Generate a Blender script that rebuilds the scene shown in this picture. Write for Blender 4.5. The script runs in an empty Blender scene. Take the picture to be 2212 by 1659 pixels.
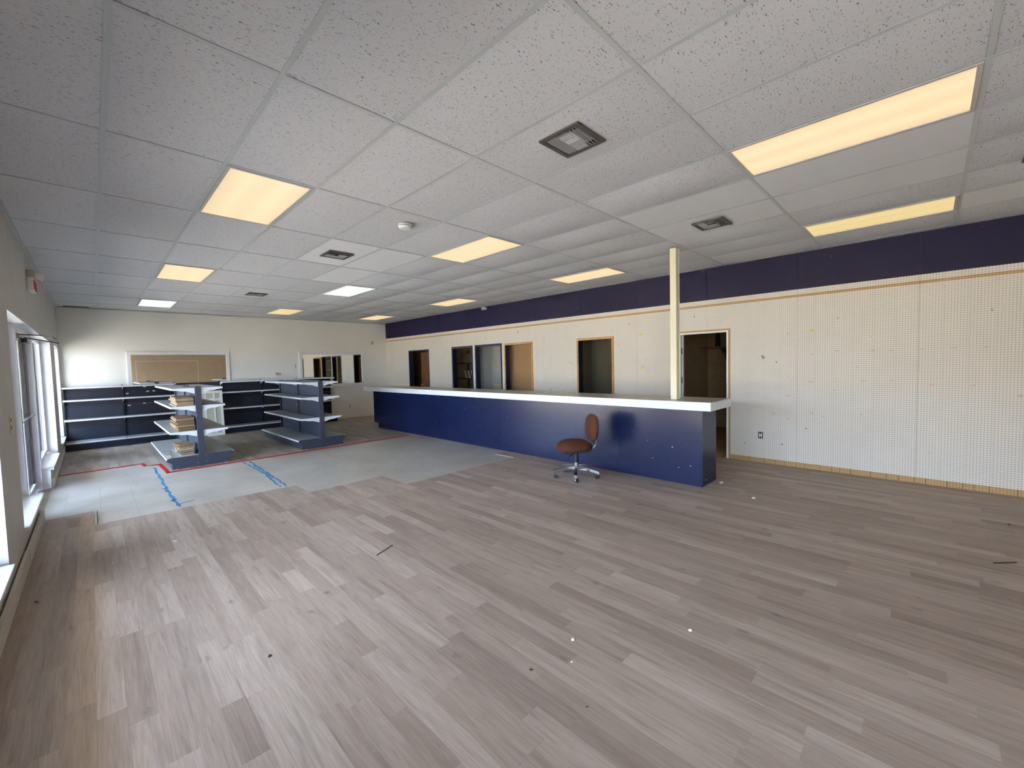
import bpy, bmesh, math, random
from mathutils import Vector, Matrix
random.seed(7)
SC = bpy.context.scene
COL = SC.collection
IN = 0.0254
# ------------------------------------------------------------------ room frame (metres)
XL, XR, YF, YB, H = -2.42, 5.043, 11.839, -3.60, 3.00      # left wall, right wall, far wall, rear wall, ceiling
GX, GY = 0.6096, 1.2192                                     # ceiling grid module

# ------------------------------------------------------------------ camera
CAM = Vector((-1.9486, -1.0362, 1.5677))
F_PX, YAW, PITCH, ROLL = 903.81, 0.7867, -0.0482, -0.0248
fw = Vector((math.sin(YAW)*math.cos(PITCH), math.cos(YAW)*math.cos(PITCH), math.sin(PITCH)))
r0 = Vector((math.cos(YAW), -math.sin(YAW), 0)); u0 = r0.cross(fw)
rt = r0*math.cos(ROLL) + u0*math.sin(ROLL); up = -r0*math.sin(ROLL) + u0*math.cos(ROLL)
cd = bpy.data.cameras.new('camera'); cam = bpy.data.objects.new('camera', cd); COL.objects.link(cam)
cd.sensor_width = 36; cd.lens = F_PX*36/2212; cd.clip_start = 0.02; cd.clip_end = 400
m = Matrix((rt, up, -fw)).transposed().to_4x4(); m.translation = CAM; cam.matrix_world = m
SC.camera = cam
def pix(P):
    d = Vector(P) - CAM; z = d.dot(fw)
    if z < 0.05: return None
    return 1106 + F_PX*d.dot(rt)/z, 829.5 - F_PX*d.dot(up)/z

# ------------------------------------------------------------------ sky, sun, exposure
SUN_E, SKY_E, EXPO = 340.0, 31.0, -0.04
LAMP_E = 0.95
w = bpy.data.worlds.new('sky'); SC.world = w; w.use_nodes = True
nt = w.node_tree; nt.nodes.clear()
o_ = nt.nodes.new('ShaderNodeOutputWorld'); b_ = nt.nodes.new('ShaderNodeBackground')
tc = nt.nodes.new('ShaderNodeTexCoord'); sx = nt.nodes.new('ShaderNodeSeparateXYZ'); rp = nt.nodes.new('ShaderNodeValToRGB')
nt.links.new(tc.outputs['Generated'], sx.inputs[0]); nt.links.new(sx.outputs['Z'], rp.inputs[0])
rp.color_ramp.elements[0].position = 0.0; rp.color_ramp.elements[0].color = (0.60, 0.73, 1.0, 1)
rp.color_ramp.elements[1].position = 0.7; rp.color_ramp.elements[1].color = (0.36, 0.56, 1.0, 1)
nt.links.new(rp.outputs[0], b_.inputs[0]); b_.inputs[1].default_value = SKY_E
nt.links.new(b_.outputs[0], o_.inputs[0])
sd = bpy.data.lights.new('sun', 'SUN'); so = bpy.data.objects.new('sun', sd); COL.objects.link(so)
sd.energy = SUN_E; sd.angle = 0.01; sd.color = (1.0, 0.93, 0.82)
so.location = (30, 4, 40); so.rotation_euler = Vector((-0.22, 0.12, -1.0)).to_track_quat('-Z', 'Y').to_euler()
vs = SC.view_settings; vs.view_transform = 'Standard'; vs.look = 'None'; vs.gamma = 1; vs.exposure = EXPO; vs.use_curve_mapping = False
SC.cycles.use_denoising = True
SC.cycles.max_bounces = 10; SC.cycles.diffuse_bounces = 6; SC.cycles.sample_clamp_indirect = 8
def portal(y0, y1, z0, z1):
    l = bpy.data.lights.new('daylight_portal', 'AREA'); l.shape = 'RECTANGLE'; l.size = y1-y0; l.size_y = z1-z0
    l.cycles.is_portal = True
    o = bpy.data.objects.new('daylight_portal', l); COL.objects.link(o)
    o.location = (XL-0.30, (y0+y1)/2, (z0+z1)/2)
    o.rotation_euler = Matrix(((0, 0, -1), (1, 0, 0), (0, -1, 0))).to_euler()
WINS = [(-2.9, -0.9), (0.55, 3.46), (4.40, 9.46), (10.50, 11.76)]   # openings in the storefront wall, along y
HEAD, SILL = 2.13, 0.28
for a, b in WINS: portal(a, b, 0.05 if a == 4.40 else SILL, HEAD)

# ------------------------------------------------------------------ materials
M = {}
def srgb(r, g, b): return tuple(((c/255+0.055)/1.055)**2.4 if c/255 > 0.04045 else c/255/12.92 for c in (r, g, b)) + (1,)
class NT:
    def __init__(s, name):
        s.m = bpy.data.materials.new(name); s.m.use_nodes = True; s.t = s.m.node_tree
        s.b = s.t.nodes['Principled BSDF']; s.o = s.t.nodes['Material Output']; M[name] = s.m
    def n(s, k, **kw):
        x = s.t.nodes.new(k)
        for a, v in kw.items(): setattr(x, a, v)
        return x
    def l(s, a, b): s.t.links.new(a, b)
    def math(s, op, a, b=None, c=None):
        x = s.n('ShaderNodeMath', operation=op)
        for i, v in enumerate((a, b, c)):
            if v is None: continue
            if isinstance(v, (int, float)): x.inputs[i].default_value = v
            else: s.l(v, x.inputs[i])
        return x.outputs[0]
    def pos(s, sc=(1, 1, 1), off=None):
        g = s.n('ShaderNodeNewGeometry'); mp = s.n('ShaderNodeMapping'); mp.inputs['Scale'].default_value = sc
        s.l(g.outputs['Position'], mp.inputs[0])
        if off is not None: s.l(off, mp.inputs['Location'])
        return mp.outputs[0]
    def noise(s, vec, scale, detail=3, rough=0.5, dist=0.0):
        x = s.n('ShaderNodeTexNoise'); x.inputs['Scale'].default_value = scale; x.inputs['Detail'].default_value = detail
        x.inputs['Roughness'].default_value = rough; x.inputs['Distortion'].default_value = dist
        if vec is not None: s.l(vec, x.inputs['Vector'])
        return x.outputs[0]
    def ramp(s, fac, stops):
        x = s.n('ShaderNodeValToRGB'); e = x.color_ramp.elements
        while len(e) < len(stops): e.new(0.5)
        for q, (p, c) in zip(e, stops): q.position = p; q.color = c if len(c) == 4 else c+(1,)
        s.l(fac, x.inputs[0]); return x.outputs[0]
    def mix(s, fac, a, b, mode='MIX'):
        x = s.n('ShaderNodeMix', data_type='RGBA', blend_type=mode)
        for i, v in ((0, fac), (6, a), (7, b)):
            if isinstance(v, (int, float)): x.inputs[i].default_value = v
            elif isinstance(v, tuple): x.inputs[i].default_value = v
            else: s.l(v, x.inputs[i])
        return x.outputs[2]
    def col(s, c):
        if isinstance(c, tuple): s.b.inputs['Base Color'].default_value = c
        else: s.l(c, s.b.inputs['Base Color'])
    def rough(s, r, spec=0.5, metal=0):
        if isinstance(r, (int, float)): s.b.inputs['Roughness'].default_value = r
        else: s.l(r, s.b.inputs['Roughness'])
        s.b.inputs['Specular IOR Level'].default_value = spec; s.b.inputs['Metallic'].default_value = metal
    def bump(s, h, strength=0.3, dist=0.01):
        x = s.n('ShaderNodeBump'); x.inputs['Strength'].default_value = strength; x.inputs['Distance'].default_value = dist
        s.l(h, x.inputs['Height']); s.l(x.outputs[0], s.b.inputs['Normal'])
def plain(name, c, rough=0.6, spec=0.5, metal=0, var=0.06, scale=6.0):
    t = NT(name)
    n = t.noise(t.pos(), scale, 4)
    lo = tuple(max(0, x*(1-var)) for x in c[:3]) + (1,); hi = tuple(min(1, x*(1+var)) for x in c[:3]) + (1,)
    t.col(t.ramp(n, [(0.3, lo), (0.7, hi)])); t.rough(rough, spec, metal)
    return t
plain('white_wall', srgb(240, 235, 224), 0.55, 0.35, var=0.03, scale=1.5)
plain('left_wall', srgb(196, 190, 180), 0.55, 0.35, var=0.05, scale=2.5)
plain('rear_wall', srgb(196, 178, 152), 0.6, 0.3, var=0.05)
plain('trim_white', srgb(236, 234, 228), 0.35, 0.5, var=0.02)
plain('sill_white', srgb(236, 236, 236), 0.25, 0.5, var=0.03)
plain('beige_board', srgb(196, 184, 164), 0.6, var=0.08)
plain('base_paint', srgb(204, 196, 184), 0.5, var=0.05)
plain('navy_jamb', srgb(22, 24, 46), 0.5, 0.3)
plain('navy_trim', srgb(30, 32, 60), 0.45, 0.4)
plain('wood_edge', srgb(196, 150, 92), 0.6, var=0.22, scale=12)
plain('dark_wood', srgb(112, 76, 48), 0.5, var=0.2, scale=5)
plain('brown_wall', srgb(150, 118, 82), 0.7, var=0.06)
plain('olive_wall', srgb(112, 104, 82), 0.7, var=0.05)
plain('closet_wall', srgb(176, 176, 166), 0.7, var=0.03)
plain('hall_wall', srgb(176, 146, 100), 0.7, var=0.08)
plain('dark_room', srgb(96, 82, 66), 0.7, var=0.1)
plain('grid_metal', srgb(190, 194, 192), 0.45, 0.4, var=0.02)
plain('lamp_frame', srgb(196, 190, 184), 0.4, 0.5, var=0.02)
plain('vent_frame', srgb(78, 74, 68), 0.45, 0.5, var=0.1)
plain('vent_slat', srgb(168, 168, 168), 0.35, 0.5, 0.4, var=0.05)
plain('vent_dark', srgb(22, 20, 20), 0.8, 0.2)
plain('plastic_white', srgb(232, 230, 224), 0.4, var=0.02)
plain('plastic_ivory', srgb(214, 200, 160), 0.45, var=0.04)
plain('plastic_black', srgb(22, 22, 24), 0.45, var=0.05)
plain('slate_metal', srgb(54, 59, 74), 0.42, 0.5, var=0.05)
plain('black_panel', srgb(34, 37, 50), 0.5, 0.4, var=0.08)
plain('shelf_white', srgb(222, 224, 226), 0.32, 0.5, var=0.03)
plain('shelf_deck', srgb(156, 160, 160), 0.38, 0.5, var=0.05)
plain('tag_white', srgb(232, 232, 230), 0.6)
plain('tag_yellow', srgb(222, 196, 60), 0.6)
plain('peach_patch', srgb(226, 196, 164), 0.7, var=0.1, scale=40)
plain('cream_post', srgb(236, 226, 190), 0.4, 0.5, var=0.02)
plain('bronze', srgb(58, 54, 52), 0.35, 0.5, 0.3)
plain('alu_white', srgb(222, 222, 228), 0.3, 0.5, 0.1, var=0.02)
plain('alu', srgb(170, 172, 176), 0.3, 0.5, 0.8, var=0.03)
plain('red_tape', srgb(168, 26, 24), 0.45, 0.4, var=0.25, scale=9)
plain('orange_tape', srgb(214, 84, 44), 0.5, var=0.15)
plain('blue_tape', srgb(56, 116, 156), 0.5, 0.3, var=0.18, scale=14)
plain('cardboard', srgb(126, 102, 78), 0.8, 0.2, var=0.12, scale=9)
plain('cardboard_pale', srgb(166, 146, 120), 0.8, 0.2, var=0.12, scale=9)
plain('cardboard_grey', srgb(136, 134, 130), 0.7, 0.2, var=0.08)
plain('sash_green', srgb(186, 188, 168), 0.5, var=0.04)
plain('sash_white', srgb(232, 230, 218), 0.45, var=0.03)
plain('rubber', srgb(30, 30, 34), 0.6)
plain('red_plastic', srgb(206, 44, 36), 0.4)
plain('scrap_white', srgb(228, 226, 222), 0.7)
plain('scrap_dark', srgb(46, 38, 34), 0.7)
plain('scrap_brown', srgb(120, 86, 60), 0.7)
plain('concrete_out', srgb(210, 186, 157), 0.9, 0.2, var=0.08, scale=0.4)
plain('stucco_out', srgb(206, 198, 184), 0.9, 0.2, var=0.05)
t = NT('chrome'); t.col((0.82, 0.84, 0.88, 1)); t.rough(0.12, 0.5, 1.0)
t = NT('mirror'); t.col((0.80, 0.79, 0.74, 1)); t.rough(0.015, 0.5, 1.0)
t = NT('glass')
tr = t.n('ShaderNodeBsdfTransparent'); tr.inputs[0].default_value = (0.93, 0.96, 0.95, 1)
gl = t.n('ShaderNodeBsdfGlossy'); gl.inputs['Roughness'].default_value = 0.01
lw = t.n('ShaderNodeFresnel'); lw.inputs[0].default_value = 1.2
mx = t.n('ShaderNodeMixShader'); t.l(lw.outputs[0], mx.inputs[0]); t.l(tr.outputs[0], mx.inputs[1]); t.l(gl.outputs[0], mx.inputs[2])
t.l(mx.outputs[0], t.o.inputs[0])
# chair upholstery
t = NT('brown_fabric')
n = t.noise(t.pos(), 420, 2); n2 = t.noise(t.pos(), 9, 3)
t.col(t.mix(0.5, t.ramp(n2, [(0.3, srgb(62, 33, 19)), (0.7, srgb(84, 46, 28))]), t.ramp(n, [(0.3, srgb(44, 24, 15)), (0.7, srgb(98, 58, 36))])))
t.rough(0.85, 0.25); t.bump(n, 0.25, 0.002)
# counter paint: semi-gloss navy with scuffs
t = NT('navy_paint')
n = t.noise(t.pos((1, 1, 1)), 2.2, 5, 0.6); n2 = t.noise(t.pos((1, 0.6, 3)), 40, 3)
t.col(t.ramp(n, [(0.25, srgb(14, 24, 57)), (0.75, srgb(18, 29, 66))]))
t.rough(t.math('ADD', t.math('MULTIPLY', n2, 0.08), 0.22), 0.38); t.bump(n2, 0.05, 0.002)
# laminate worktop
t = NT('worktop'); n = t.noise(t.pos(), 5, 4)
t.col(t.ramp(n, [(0.3, srgb(172, 168, 154)), (0.7, srgb(190, 186, 174))])); t.rough(0.32, 0.5)
plain('worktop_edge', srgb(234, 236, 234), 0.35, 0.5, var=0.015)
# wood-look floor strips; every strip carries its own tone in the attribute "tone"
def plank_mat(name, c0, c1, c2, rough):
    t = NT(name)
    at = t.n('ShaderNodeAttribute', attribute_name='tone')
    cx = t.n('ShaderNodeCombineXYZ'); k = t.math('MULTIPLY', at.outputs['Fac'], 37.0)
    t.l(k, cx.inputs[0]); t.l(t.math('MULTIPLY', at.outputs['Fac'], 91.0), cx.inputs[1])
    g1 = t.noise(t.pos((14, 0.9, 1), cx.outputs[0]), 1.6, 5, 0.6, 0.6)
    g2 = t.noise(t.pos((150, 5, 1), cx.outputs[0]), 1.0, 3, 0.55)
    kv = t.n('ShaderNodeTexVoronoi'); kv.inputs['Scale'].default_value = 1.0; t.l(t.pos((5.0, 2.6, 1), cx.outputs[0]), kv.inputs['Vector'])
    kn = t.math('ADD', kv.outputs['Distance'], t.math('MULTIPLY', t.noise(t.pos((60, 30, 1)), 1.0, 3), 0.16))
    g3 = t.noise(t.pos((46, 2.2, 1), cx.outputs[0]), 1.0, 4, 0.6, 1.4)
    base = t.ramp(at.outputs['Fac'], [(0.0, c0), (0.5, c1), (1.0, c2)])
    c = t.mix(0.55, base, t.mix(1.0, base, t.ramp(g1, [(0.28, (0.55, 0.53, 0.50)), (0.5, (1, 1, 1)), (0.75, (1.2, 1.2, 1.2))]), 'MULTIPLY'))
    c = t.mix(0.30, c, t.mix(1.0, c, t.ramp(g2, [(0.35, (0.55, 0.53, 0.5)), (0.6, (1.15, 1.15, 1.15))]), 'MULTIPLY'))
    c = t.mix(t.ramp(g3, [(0.62, (0, 0, 0)), (0.74, (0.35, 0.35, 0.35))]), c, srgb(104, 90, 80))
    c = t.mix(t.ramp(kn, [(0.09, (0.6, 0.6, 0.6)), (0.20, (0, 0, 0))]), c, srgb(88, 76, 68))
    t.col(c)
    t.rough(t.math('ADD', t.math('MULTIPLY', g2, 0.12), rough), 0.32); t.bump(g2, 0.06, 0.002)
plank_mat('plank_floor', srgb(146, 129, 117), srgb(162, 145, 132), srgb(179, 163, 150), 0.44)
plank_mat('plank_floor_worn', srgb(136, 128, 118), srgb(152, 143, 132), srgb(170, 160, 148), 0.45)
# old floor tiles under a thin pale skim
t = NT('old_tile')
n = t.noise(t.pos((1, 1, 1)), 1.3, 6, 0.62); n2 = t.noise(t.pos((2.2, 0.7, 1)), 5, 5, 0.65)
c = t.ramp(n, [(0.3, srgb(160, 154, 143)), (0.55, srgb(178, 172, 161)), (0.75, srgb(190, 185, 176))])
c = t.mix(t.ramp(n2, [(0.62, (0, 0, 0)), (0.75, (0.5, 0.5, 0.5))]), c, srgb(176, 166, 146))
t.col(c); t.rough(t.math('ADD', t.math('MULTIPLY', n2, 0.2), 0.22), 0.5)
plain('tile_joint', srgb(150, 144, 134), 0.8)
# acoustic ceiling tile, fissured
t = NT('ceiling_tile')
oi = t.n('ShaderNodeObjectInfo')
wv = t.noise(t.pos(), 26, 2)
f1 = t.noise(t.pos((0.40, 1.1, 1.0)), 150, 1, 0.4, 0.9)
f2 = t.noise(t.pos(), 260, 2)
msk = t.noise(t.pos(), 9, 2)
fis = t.ramp(f1, [(0.31, (1, 1, 1)), (0.34, (0, 0, 0))])
pin = t.ramp(f2, [(0.33, (1, 1, 1)), (0.36, (0, 0, 0))])
base = t.ramp(oi.outputs['Random'], [(0.0, srgb(206, 205, 206)), (1.0, srgb(214, 213, 214))])
c = t.mix(t.math('MULTIPLY', fis, t.ramp(msk, [(0.25, (0.5,)*3), (0.6, (0.85,)*3)])), base, srgb(92, 91, 90))
c = t.mix(t.math('MULTIPLY', pin, 0.35), c, srgb(120, 118, 116))
t.col(c); t.rough(0.9, 0.1); t.bump(t.math('MULTIPLY', fis, -1.0), 0.35, 0.004)
plain('ceiling_tile_smooth', srgb(224, 223, 222), 0.85, 0.15, var=0.015)
# pegboard: quarter-inch holes on a one-inch pitch, in the plane of the right wall
def pegboard(name, c, hole, rough, spec, spots, groove=True):
    t = NT(name)
    g = t.n('ShaderNodeNewGeometry'); s = t.n('ShaderNodeSeparateXYZ'); t.l(g.outputs['Position'], s.inputs[0])
    def cell(o): return t.math('SUBTRACT', t.math('FRACT', t.math('DIVIDE', o, IN*1.0)), 0.5)
    cy, cz = cell(s.outputs['Y']), cell(s.outputs['Z'])
    d = t.math('SQRT', t.math('ADD', t.math('MULTIPLY', cy, cy), t.math('MULTIPLY', cz, cz)))
    hl = t.ramp(d, [(0.13, (1, 1, 1)), (0.19, (0, 0, 0))])
    n = t.noise(t.pos(), 3, 4); sp = t.noise(t.pos((1, 1, 1)), 11, 3, 0.5)
    base = t.ramp(n, [(0.3, tuple(x*0.96 for x in c[:3])+(1,)), (0.7, c)])
    base = t.mix(t.ramp(sp, [(0.735, (0, 0, 0)), (0.755, (0.8,)*3)]), base, spots)
    if groove:
        gv = t.math('ABSOLUTE', t.math('SUBTRACT', t.math('FRACT', t.math('DIVIDE', t.math('SUBTRACT', s.outputs['Y'], 0.277), 0.2032)), 0.5))
        base = t.mix(t.math('MULTIPLY', t.math('GREATER_THAN', gv, 0.494), 0.25), base, hole)
    t.col(t.mix(t.math('MULTIPLY', hl, 0.85), base, hole)); t.rough(rough, spec)
pegboard('pegboard_white', srgb(233, 223, 207), srgb(96, 90, 80), 0.5, 0.35, srgb(120, 112, 100))
pegboard('pegboard_navy', srgb(20, 20, 46), srgb(7, 7, 14), 0.42, 0.08, srgb(90, 90, 104))
pegboard('pegboard_brown', srgb(196, 160, 112), srgb(84, 60, 36), 0.7, 0.2, srgb(120, 84, 50), False)
# lamp diffusers: acrylic lit from behind by two tubes
def lamp_mat(name, c, e):
    t = NT(name); t.col((0.35, 0.34, 0.32, 1)); t.rough(0.5)
    tcx = t.n('ShaderNodeTexCoord'); s = t.n('ShaderNodeSeparateXYZ'); t.l(tcx.outputs['Object'], s.inputs[0])
    xx = t.math('DIVIDE', s.outputs['X'], 0.29)
    tube = t.ramp(t.math('ABSOLUTE', xx), [(0.0, (0.86,)*3), (0.42, (1.0,)*3), (0.9, (0.80,)*3)])
    em = t.math('MULTIPLY', tube, e)
    t.b.inputs['Emission Color'].default_value = c; t.l(em, t.b.inputs['Emission Strength'])
lamp_mat('lamp_warm', (1.0, 0.74, 0.40, 1), LAMP_E)
lamp_mat('lamp_yellow', (1.0, 0.76, 0.30, 1), LAMP_E*0.85)
lamp_mat('lamp_cool', (0.86, 1.0, 0.92, 1), LAMP_E*1.1)

# ------------------------------------------------------------------ mesh helpers
class MB:
    def __init__(s): s.v = []; s.f = []; s.sm = []
    def add(s, vs, fs, smooth=False):
        n = len(s.v); s.v += [tuple(v) for v in vs]; s.f += [tuple(n+i for i in f) for f in fs]; s.sm += [smooth]*len(fs); return s
    def box(s, x0, x1, y0, y1, z0, z1):
        return s.add([(x, y, z) for z in (z0, z1) for y in (y0, y1) for x in (x0, x1)],
                     [(0, 2, 3, 1), (4, 5, 7, 6), (0, 1, 5, 4), (2, 6, 7, 3), (0, 4, 6, 2), (1, 3, 7, 5)])
    def prism(s, poly, axis, a, b):
        # poly: 2-D outline in the two other axes (x,z for axis y; y,z for axis x; x,y for axis z)
        def P(p, t): return {'y': (p[0], t, p[1]), 'x': (t, p[0], p[1]), 'z': (p[0], p[1], t)}[axis]
        n = len(poly)
        return s.add([P(p, a) for p in poly] + [P(p, b) for p in poly],
                     [tuple(range(n)), tuple(range(2*n-1, n-1, -1))] + [(i, n+i, n+(i+1) % n, (i+1) % n) for i in range(n)])
    def tube(s, a, b, r, r2=None, n=12, smooth=True):
        a, b = Vector(a), Vector(b); r2 = r if r2 is None else r2
        d = (b-a).normalized(); u = d.orthogonal().normalized(); v = d.cross(u)
        vs = [a+(u*math.cos(2*math.pi*i/n)+v*math.sin(2*math.pi*i/n))*r for i in range(n)] + \
             [b+(u*math.cos(2*math.pi*i/n)+v*math.sin(2*math.pi*i/n))*r2 for i in range(n)]
        s.add(vs, [(i, (i+1) % n, n+(i+1) % n, n+i) for i in range(n)], smooth)
        return s.add([vs[i] for i in range(2*n)], [tuple(range(n-1, -1, -1)), tuple(range(n, 2*n))])
    def path(s, pts, r, n=8):
        for a, b in zip(pts, pts[1:]): s.tube(a, b, r, n=n)
        return s
    def bar(s, a, b, wd, th):
        a, b = Vector(a), Vector(b); d = (b-a).normalized(); sd_ = d.cross(Vector((0, 0, 1)))
        sd_ = sd_.normalized() if sd_.length > 1e-4 else Vector((1, 0, 0)); u = sd_.cross(d)
        vs = [p+sd_*x*wd/2+u*y*th/2 for p in (a, b) for x, y in ((-1, -1), (1, -1), (1, 1), (-1, 1))]
        return s.add(vs, [(3, 2, 1, 0), (4, 5, 6, 7), (0, 1, 5, 4), (1, 2, 6, 5), (2, 3, 7, 6), (3, 0, 4, 7)])
    def mesh(s, name, mat, org=(0, 0, 0)):
        me = bpy.data.meshes.new(name)
        me.from_pydata([(x-org[0], y-org[1], z-org[2]) for x, y, z in s.v], [], s.f)
        me.polygons.foreach_set('use_smooth', s.sm)
        bm = bmesh.new(); bm.from_mesh(me); bmesh.ops.recalc_face_normals(bm, faces=bm.faces); bm.to_mesh(me); bm.free()
        me.materials.append(M[mat]); return me
    def build(s, name, mat, parent=None, org=None, bevel=0, local=False):
        po = Vector((0, 0, 0))
        q = parent
        while q is not None and not local: po += q.location; q = q.parent
        if parent is not None: org = (0, 0, 0) if org is None else org
        elif org is None:
            xs = [v[0] for v in s.v]; ys = [v[1] for v in s.v]; zs = [v[2] for v in s.v]
            org = ((min(xs)+max(xs))/2, (min(ys)+max(ys))/2, min(zs))
        if parent is None: me = s.mesh(name, mat, org)
        else: me = s.mesh(name, mat, po)
        o = bpy.data.objects.new(name, me); COL.objects.link(o)
        if parent is None: o.location = org
        else: o.parent = parent
        if bevel:
            b = o.modifiers.new('bevel', 'BEVEL'); b.width = bevel; b.segments = 2; b.limit_method = 'ANGLE'
        return o
def box(*a): return MB().box(*a)
def empty(name, loc, rz=0):
    o = bpy.data.objects.new(name, None); COL.objects.link(o); o.location = loc; o.rotation_euler = (0, 0, rz); o.empty_display_size = 0.1; return o
def tag(o, label, cat, group=None):
    o['label'] = label; o['category'] = cat
    if group: o['group'] = group
    return o
def struct(o, label=None):
    o['kind'] = 'structure'
    if label: o['label'] = label
    return o
def copy_tree(o, parent=None):
    c = o.copy(); COL.objects.link(c); c.parent = parent
    for ch in [x for x in o.children]: copy_tree(ch, c)
    return c
def minus(rect, holes):
    # rectangle minus rectangles, as a list of rectangles (a0,a1,b0,b1)
    out = [rect]
    for h in holes:
        nx = []
        for (a0, a1, b0, b1) in out:
            c0, c1, d0, d1 = max(a0, h[0]), min(a1, h[1]), max(b0, h[2]), min(b1, h[3])
            if c0 >= c1 or d0 >= d1: nx.append((a0, a1, b0, b1)); continue
            if a0 < c0: nx.append((a0, c0, b0, b1))
            if c1 < a1: nx.append((c1, a1, b0, b1))
            if b0 < d0: nx.append((c0, c1, b0, d0))
            if d1 < b1: nx.append((c0, c1, d1, b1))
        out = nx
    return out

# ================================================================== SHELL: outside, roof
YN = 15.0
struct(box(-70, XL-0.26, -60, 70, -0.35, -0.12).build('ground', 'concrete_out'), 'sunlit concrete parking lot outside the storefront')
rf = MB().box(XL-0.75, 9.2, YB-0.4, YN+0.2, H+0.45, H+0.75)
struct(rf.build('roof', 'stucco_out'))
struct(box(XL-2.8, XL-0.26, YB-0.4, YN+0.2, 2.46, 2.66).build('sky_blocker', 'white_wall'), 'unseen flat slab added outside the storefront to cut steep sky light')  # added out of view to hold back steep sky light and even the room
ow = MB().box(9.0, 9.2, YB-0.4, YN+0.2, -0.3, H+0.45); ow.box(XL-0.25, 9.0, YN, YN+0.2, -0.3, H+0.45); ow.box(XL-0.25, 9.0, YB-0.4, YB-0.2, -0.3, H+0.45)
struct(ow.build('wall_outer', 'stucco_out'))

# ================================================================== FLOOR
floor = struct(box(XL-0.25, 9.0, YB-0.2, YN, -0.30, -0.009).build('floor', 'tile_joint'))
FL0 = floor.location.copy()
def region(x, y):
    """what covers the slab at (x, y): 'near' wood strips, 'far' wood strips or bare tile"""
    if x > 3.26: return 'near' if y < 6 else 'far'
    if x < -1.99: e = 5.72
    elif x < -0.05: e = 5.09 - 0.045*(x+1.99)
    elif x < 0.90: e = 4.52
    elif x < 3.02: e = 3.87
    else: e = 4.33
    if y < e: return 'near'
    t_ = 8.57 if x < -1.39 else (8.27 if x < -1.19 else 7.38)
    return 'far' if y > t_ else None
def near_edge(x):
    return 5.72 if x < -1.99 else (5.09-0.045*(x+1.99) if x < -0.05 else (4.52 if x < 0.90 else (3.87 if x < 3.02 else 4.33)))
W_ = 0.1017
planks = []                                                 # (x0,x1,y0,y1,kind)
k = 0; x = XL
while x < XR-0.01:
    x1 = min(x+W_, XR); xc = (x+x1)/2; k += 1
    y = YB - random.uniform(0, 0.9)
    spans = [(YB, near_edge(xc)+random.uniform(-0.008, 0.008), 'near')] if xc < 3.26 else [(YB, YF, 'near')]
    if xc < 3.26:
        e0 = 8.57 if xc < -1.39 else (8.27 if xc < -1.19 else 7.38)
        spans.append((e0, YF, 'far'))
    for (a, b, kind) in spans:
        y = a
        first = True
        while y < b-0.01:
            L = random.choice((0.42, 0.55, 0.7, 0.85, 1.0, 1.2))*random.uniform(0.9, 1.1)
            if first: L *= random.uniform(0.3, 1.0); first = False
            y1 = min(y+L, b)
            if b-y1 < 0.15: y1 = b
            planks.append((x, x1, y, y1, kind)); y = y1
    x = x1
def shown(p):
    q = pix(((p[0]+p[1])/2, (p[2]+p[3])/2, 0))
    if q is None or not (-40 < q[0] < 2252 and -40 < q[1] < 1700): return 0
    if p[0] > 3.4 and p[2] > 1.2: return 0
    a = [pix((X_, Y_, 0)) for X_, Y_ in ((p[0], p[2]), (p[1], p[2]), (p[1], p[3]), (p[0], p[3]))]
    if any(v is None for v in a): return 0.0
    return abs(sum(a[i][0]*a[(i+1) % 4][1]-a[(i+1) % 4][0]*a[i][1] for i in range(4)))/2
order = sorted(planks, key=lambda p: -shown(p))
def add_tone(me, tones):
    at = me.attributes.new('tone', 'FLOAT', 'FACE'); at.data.foreach_set('value', tones)
def tone(): return min(1.0, max(0.0, random.gauss(0.5, 0.23)))
G_ = 0.00015
for p in order[:300]:
    me = MB().box(p[0]+G_, p[1]-G_, p[2]+G_, p[3]-G_, -0.008, random.uniform(-0.0004, 0.0004)).mesh('plank', 'plank_floor', FL0)
    add_tone(me, [tone()]*6)
    o = bpy.data.objects.new('plank', me); COL.objects.link(o); o.parent = floor
for kind, mat in (('near', 'plank_floor'), ('far', 'plank_floor_worn')):
    mb = MB(); tones = []
    for p in order[300:]:
        if p[4] != kind: continue
        mb.box(p[0]+G_, p[1]-G_, p[2]+G_, p[3]-G_, -0.008, 0.0); tones += [tone()]*6
    me = mb.mesh('planks', mat, FL0); add_tone(me, tones)
    o = bpy.data.objects.new('planking', me); COL.objects.link(o); o.parent = floor; o['kind'] = 'stuff'
T_ = 0.3025
X0, Y0 = -2.255-T_, 5.50-2*T_*4
for i in range(20):
    for j in range(22):
        a, b = X0+i*T_, Y0+j*T_
        c = [region(a+T_*u, b+T_*v) for u in (0.02, 0.5, 0.98) for v in (0.02, 0.5, 0.98)]
        if all(q is not None for q in c) or b > 8.7: continue
        g = 0.0012 if (a < -1.3 and b < 6.9) else 0.0002; gy = 0.0005 if (a < -1.5 and b < 6.9) else 0.0002
        a0, a1 = max(a+g, XL), min(a+T_-g, 3.26)
        if a1-a0 < 0.03: continue
        me = MB().box(a0, a1, b+gy, b+T_-gy, -0.0088, -0.0082).mesh('floor_tile', 'old_tile', FL0)
        o = bpy.data.objects.new('floor_tile', me); COL.objects.link(o); o.parent = floor

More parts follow.
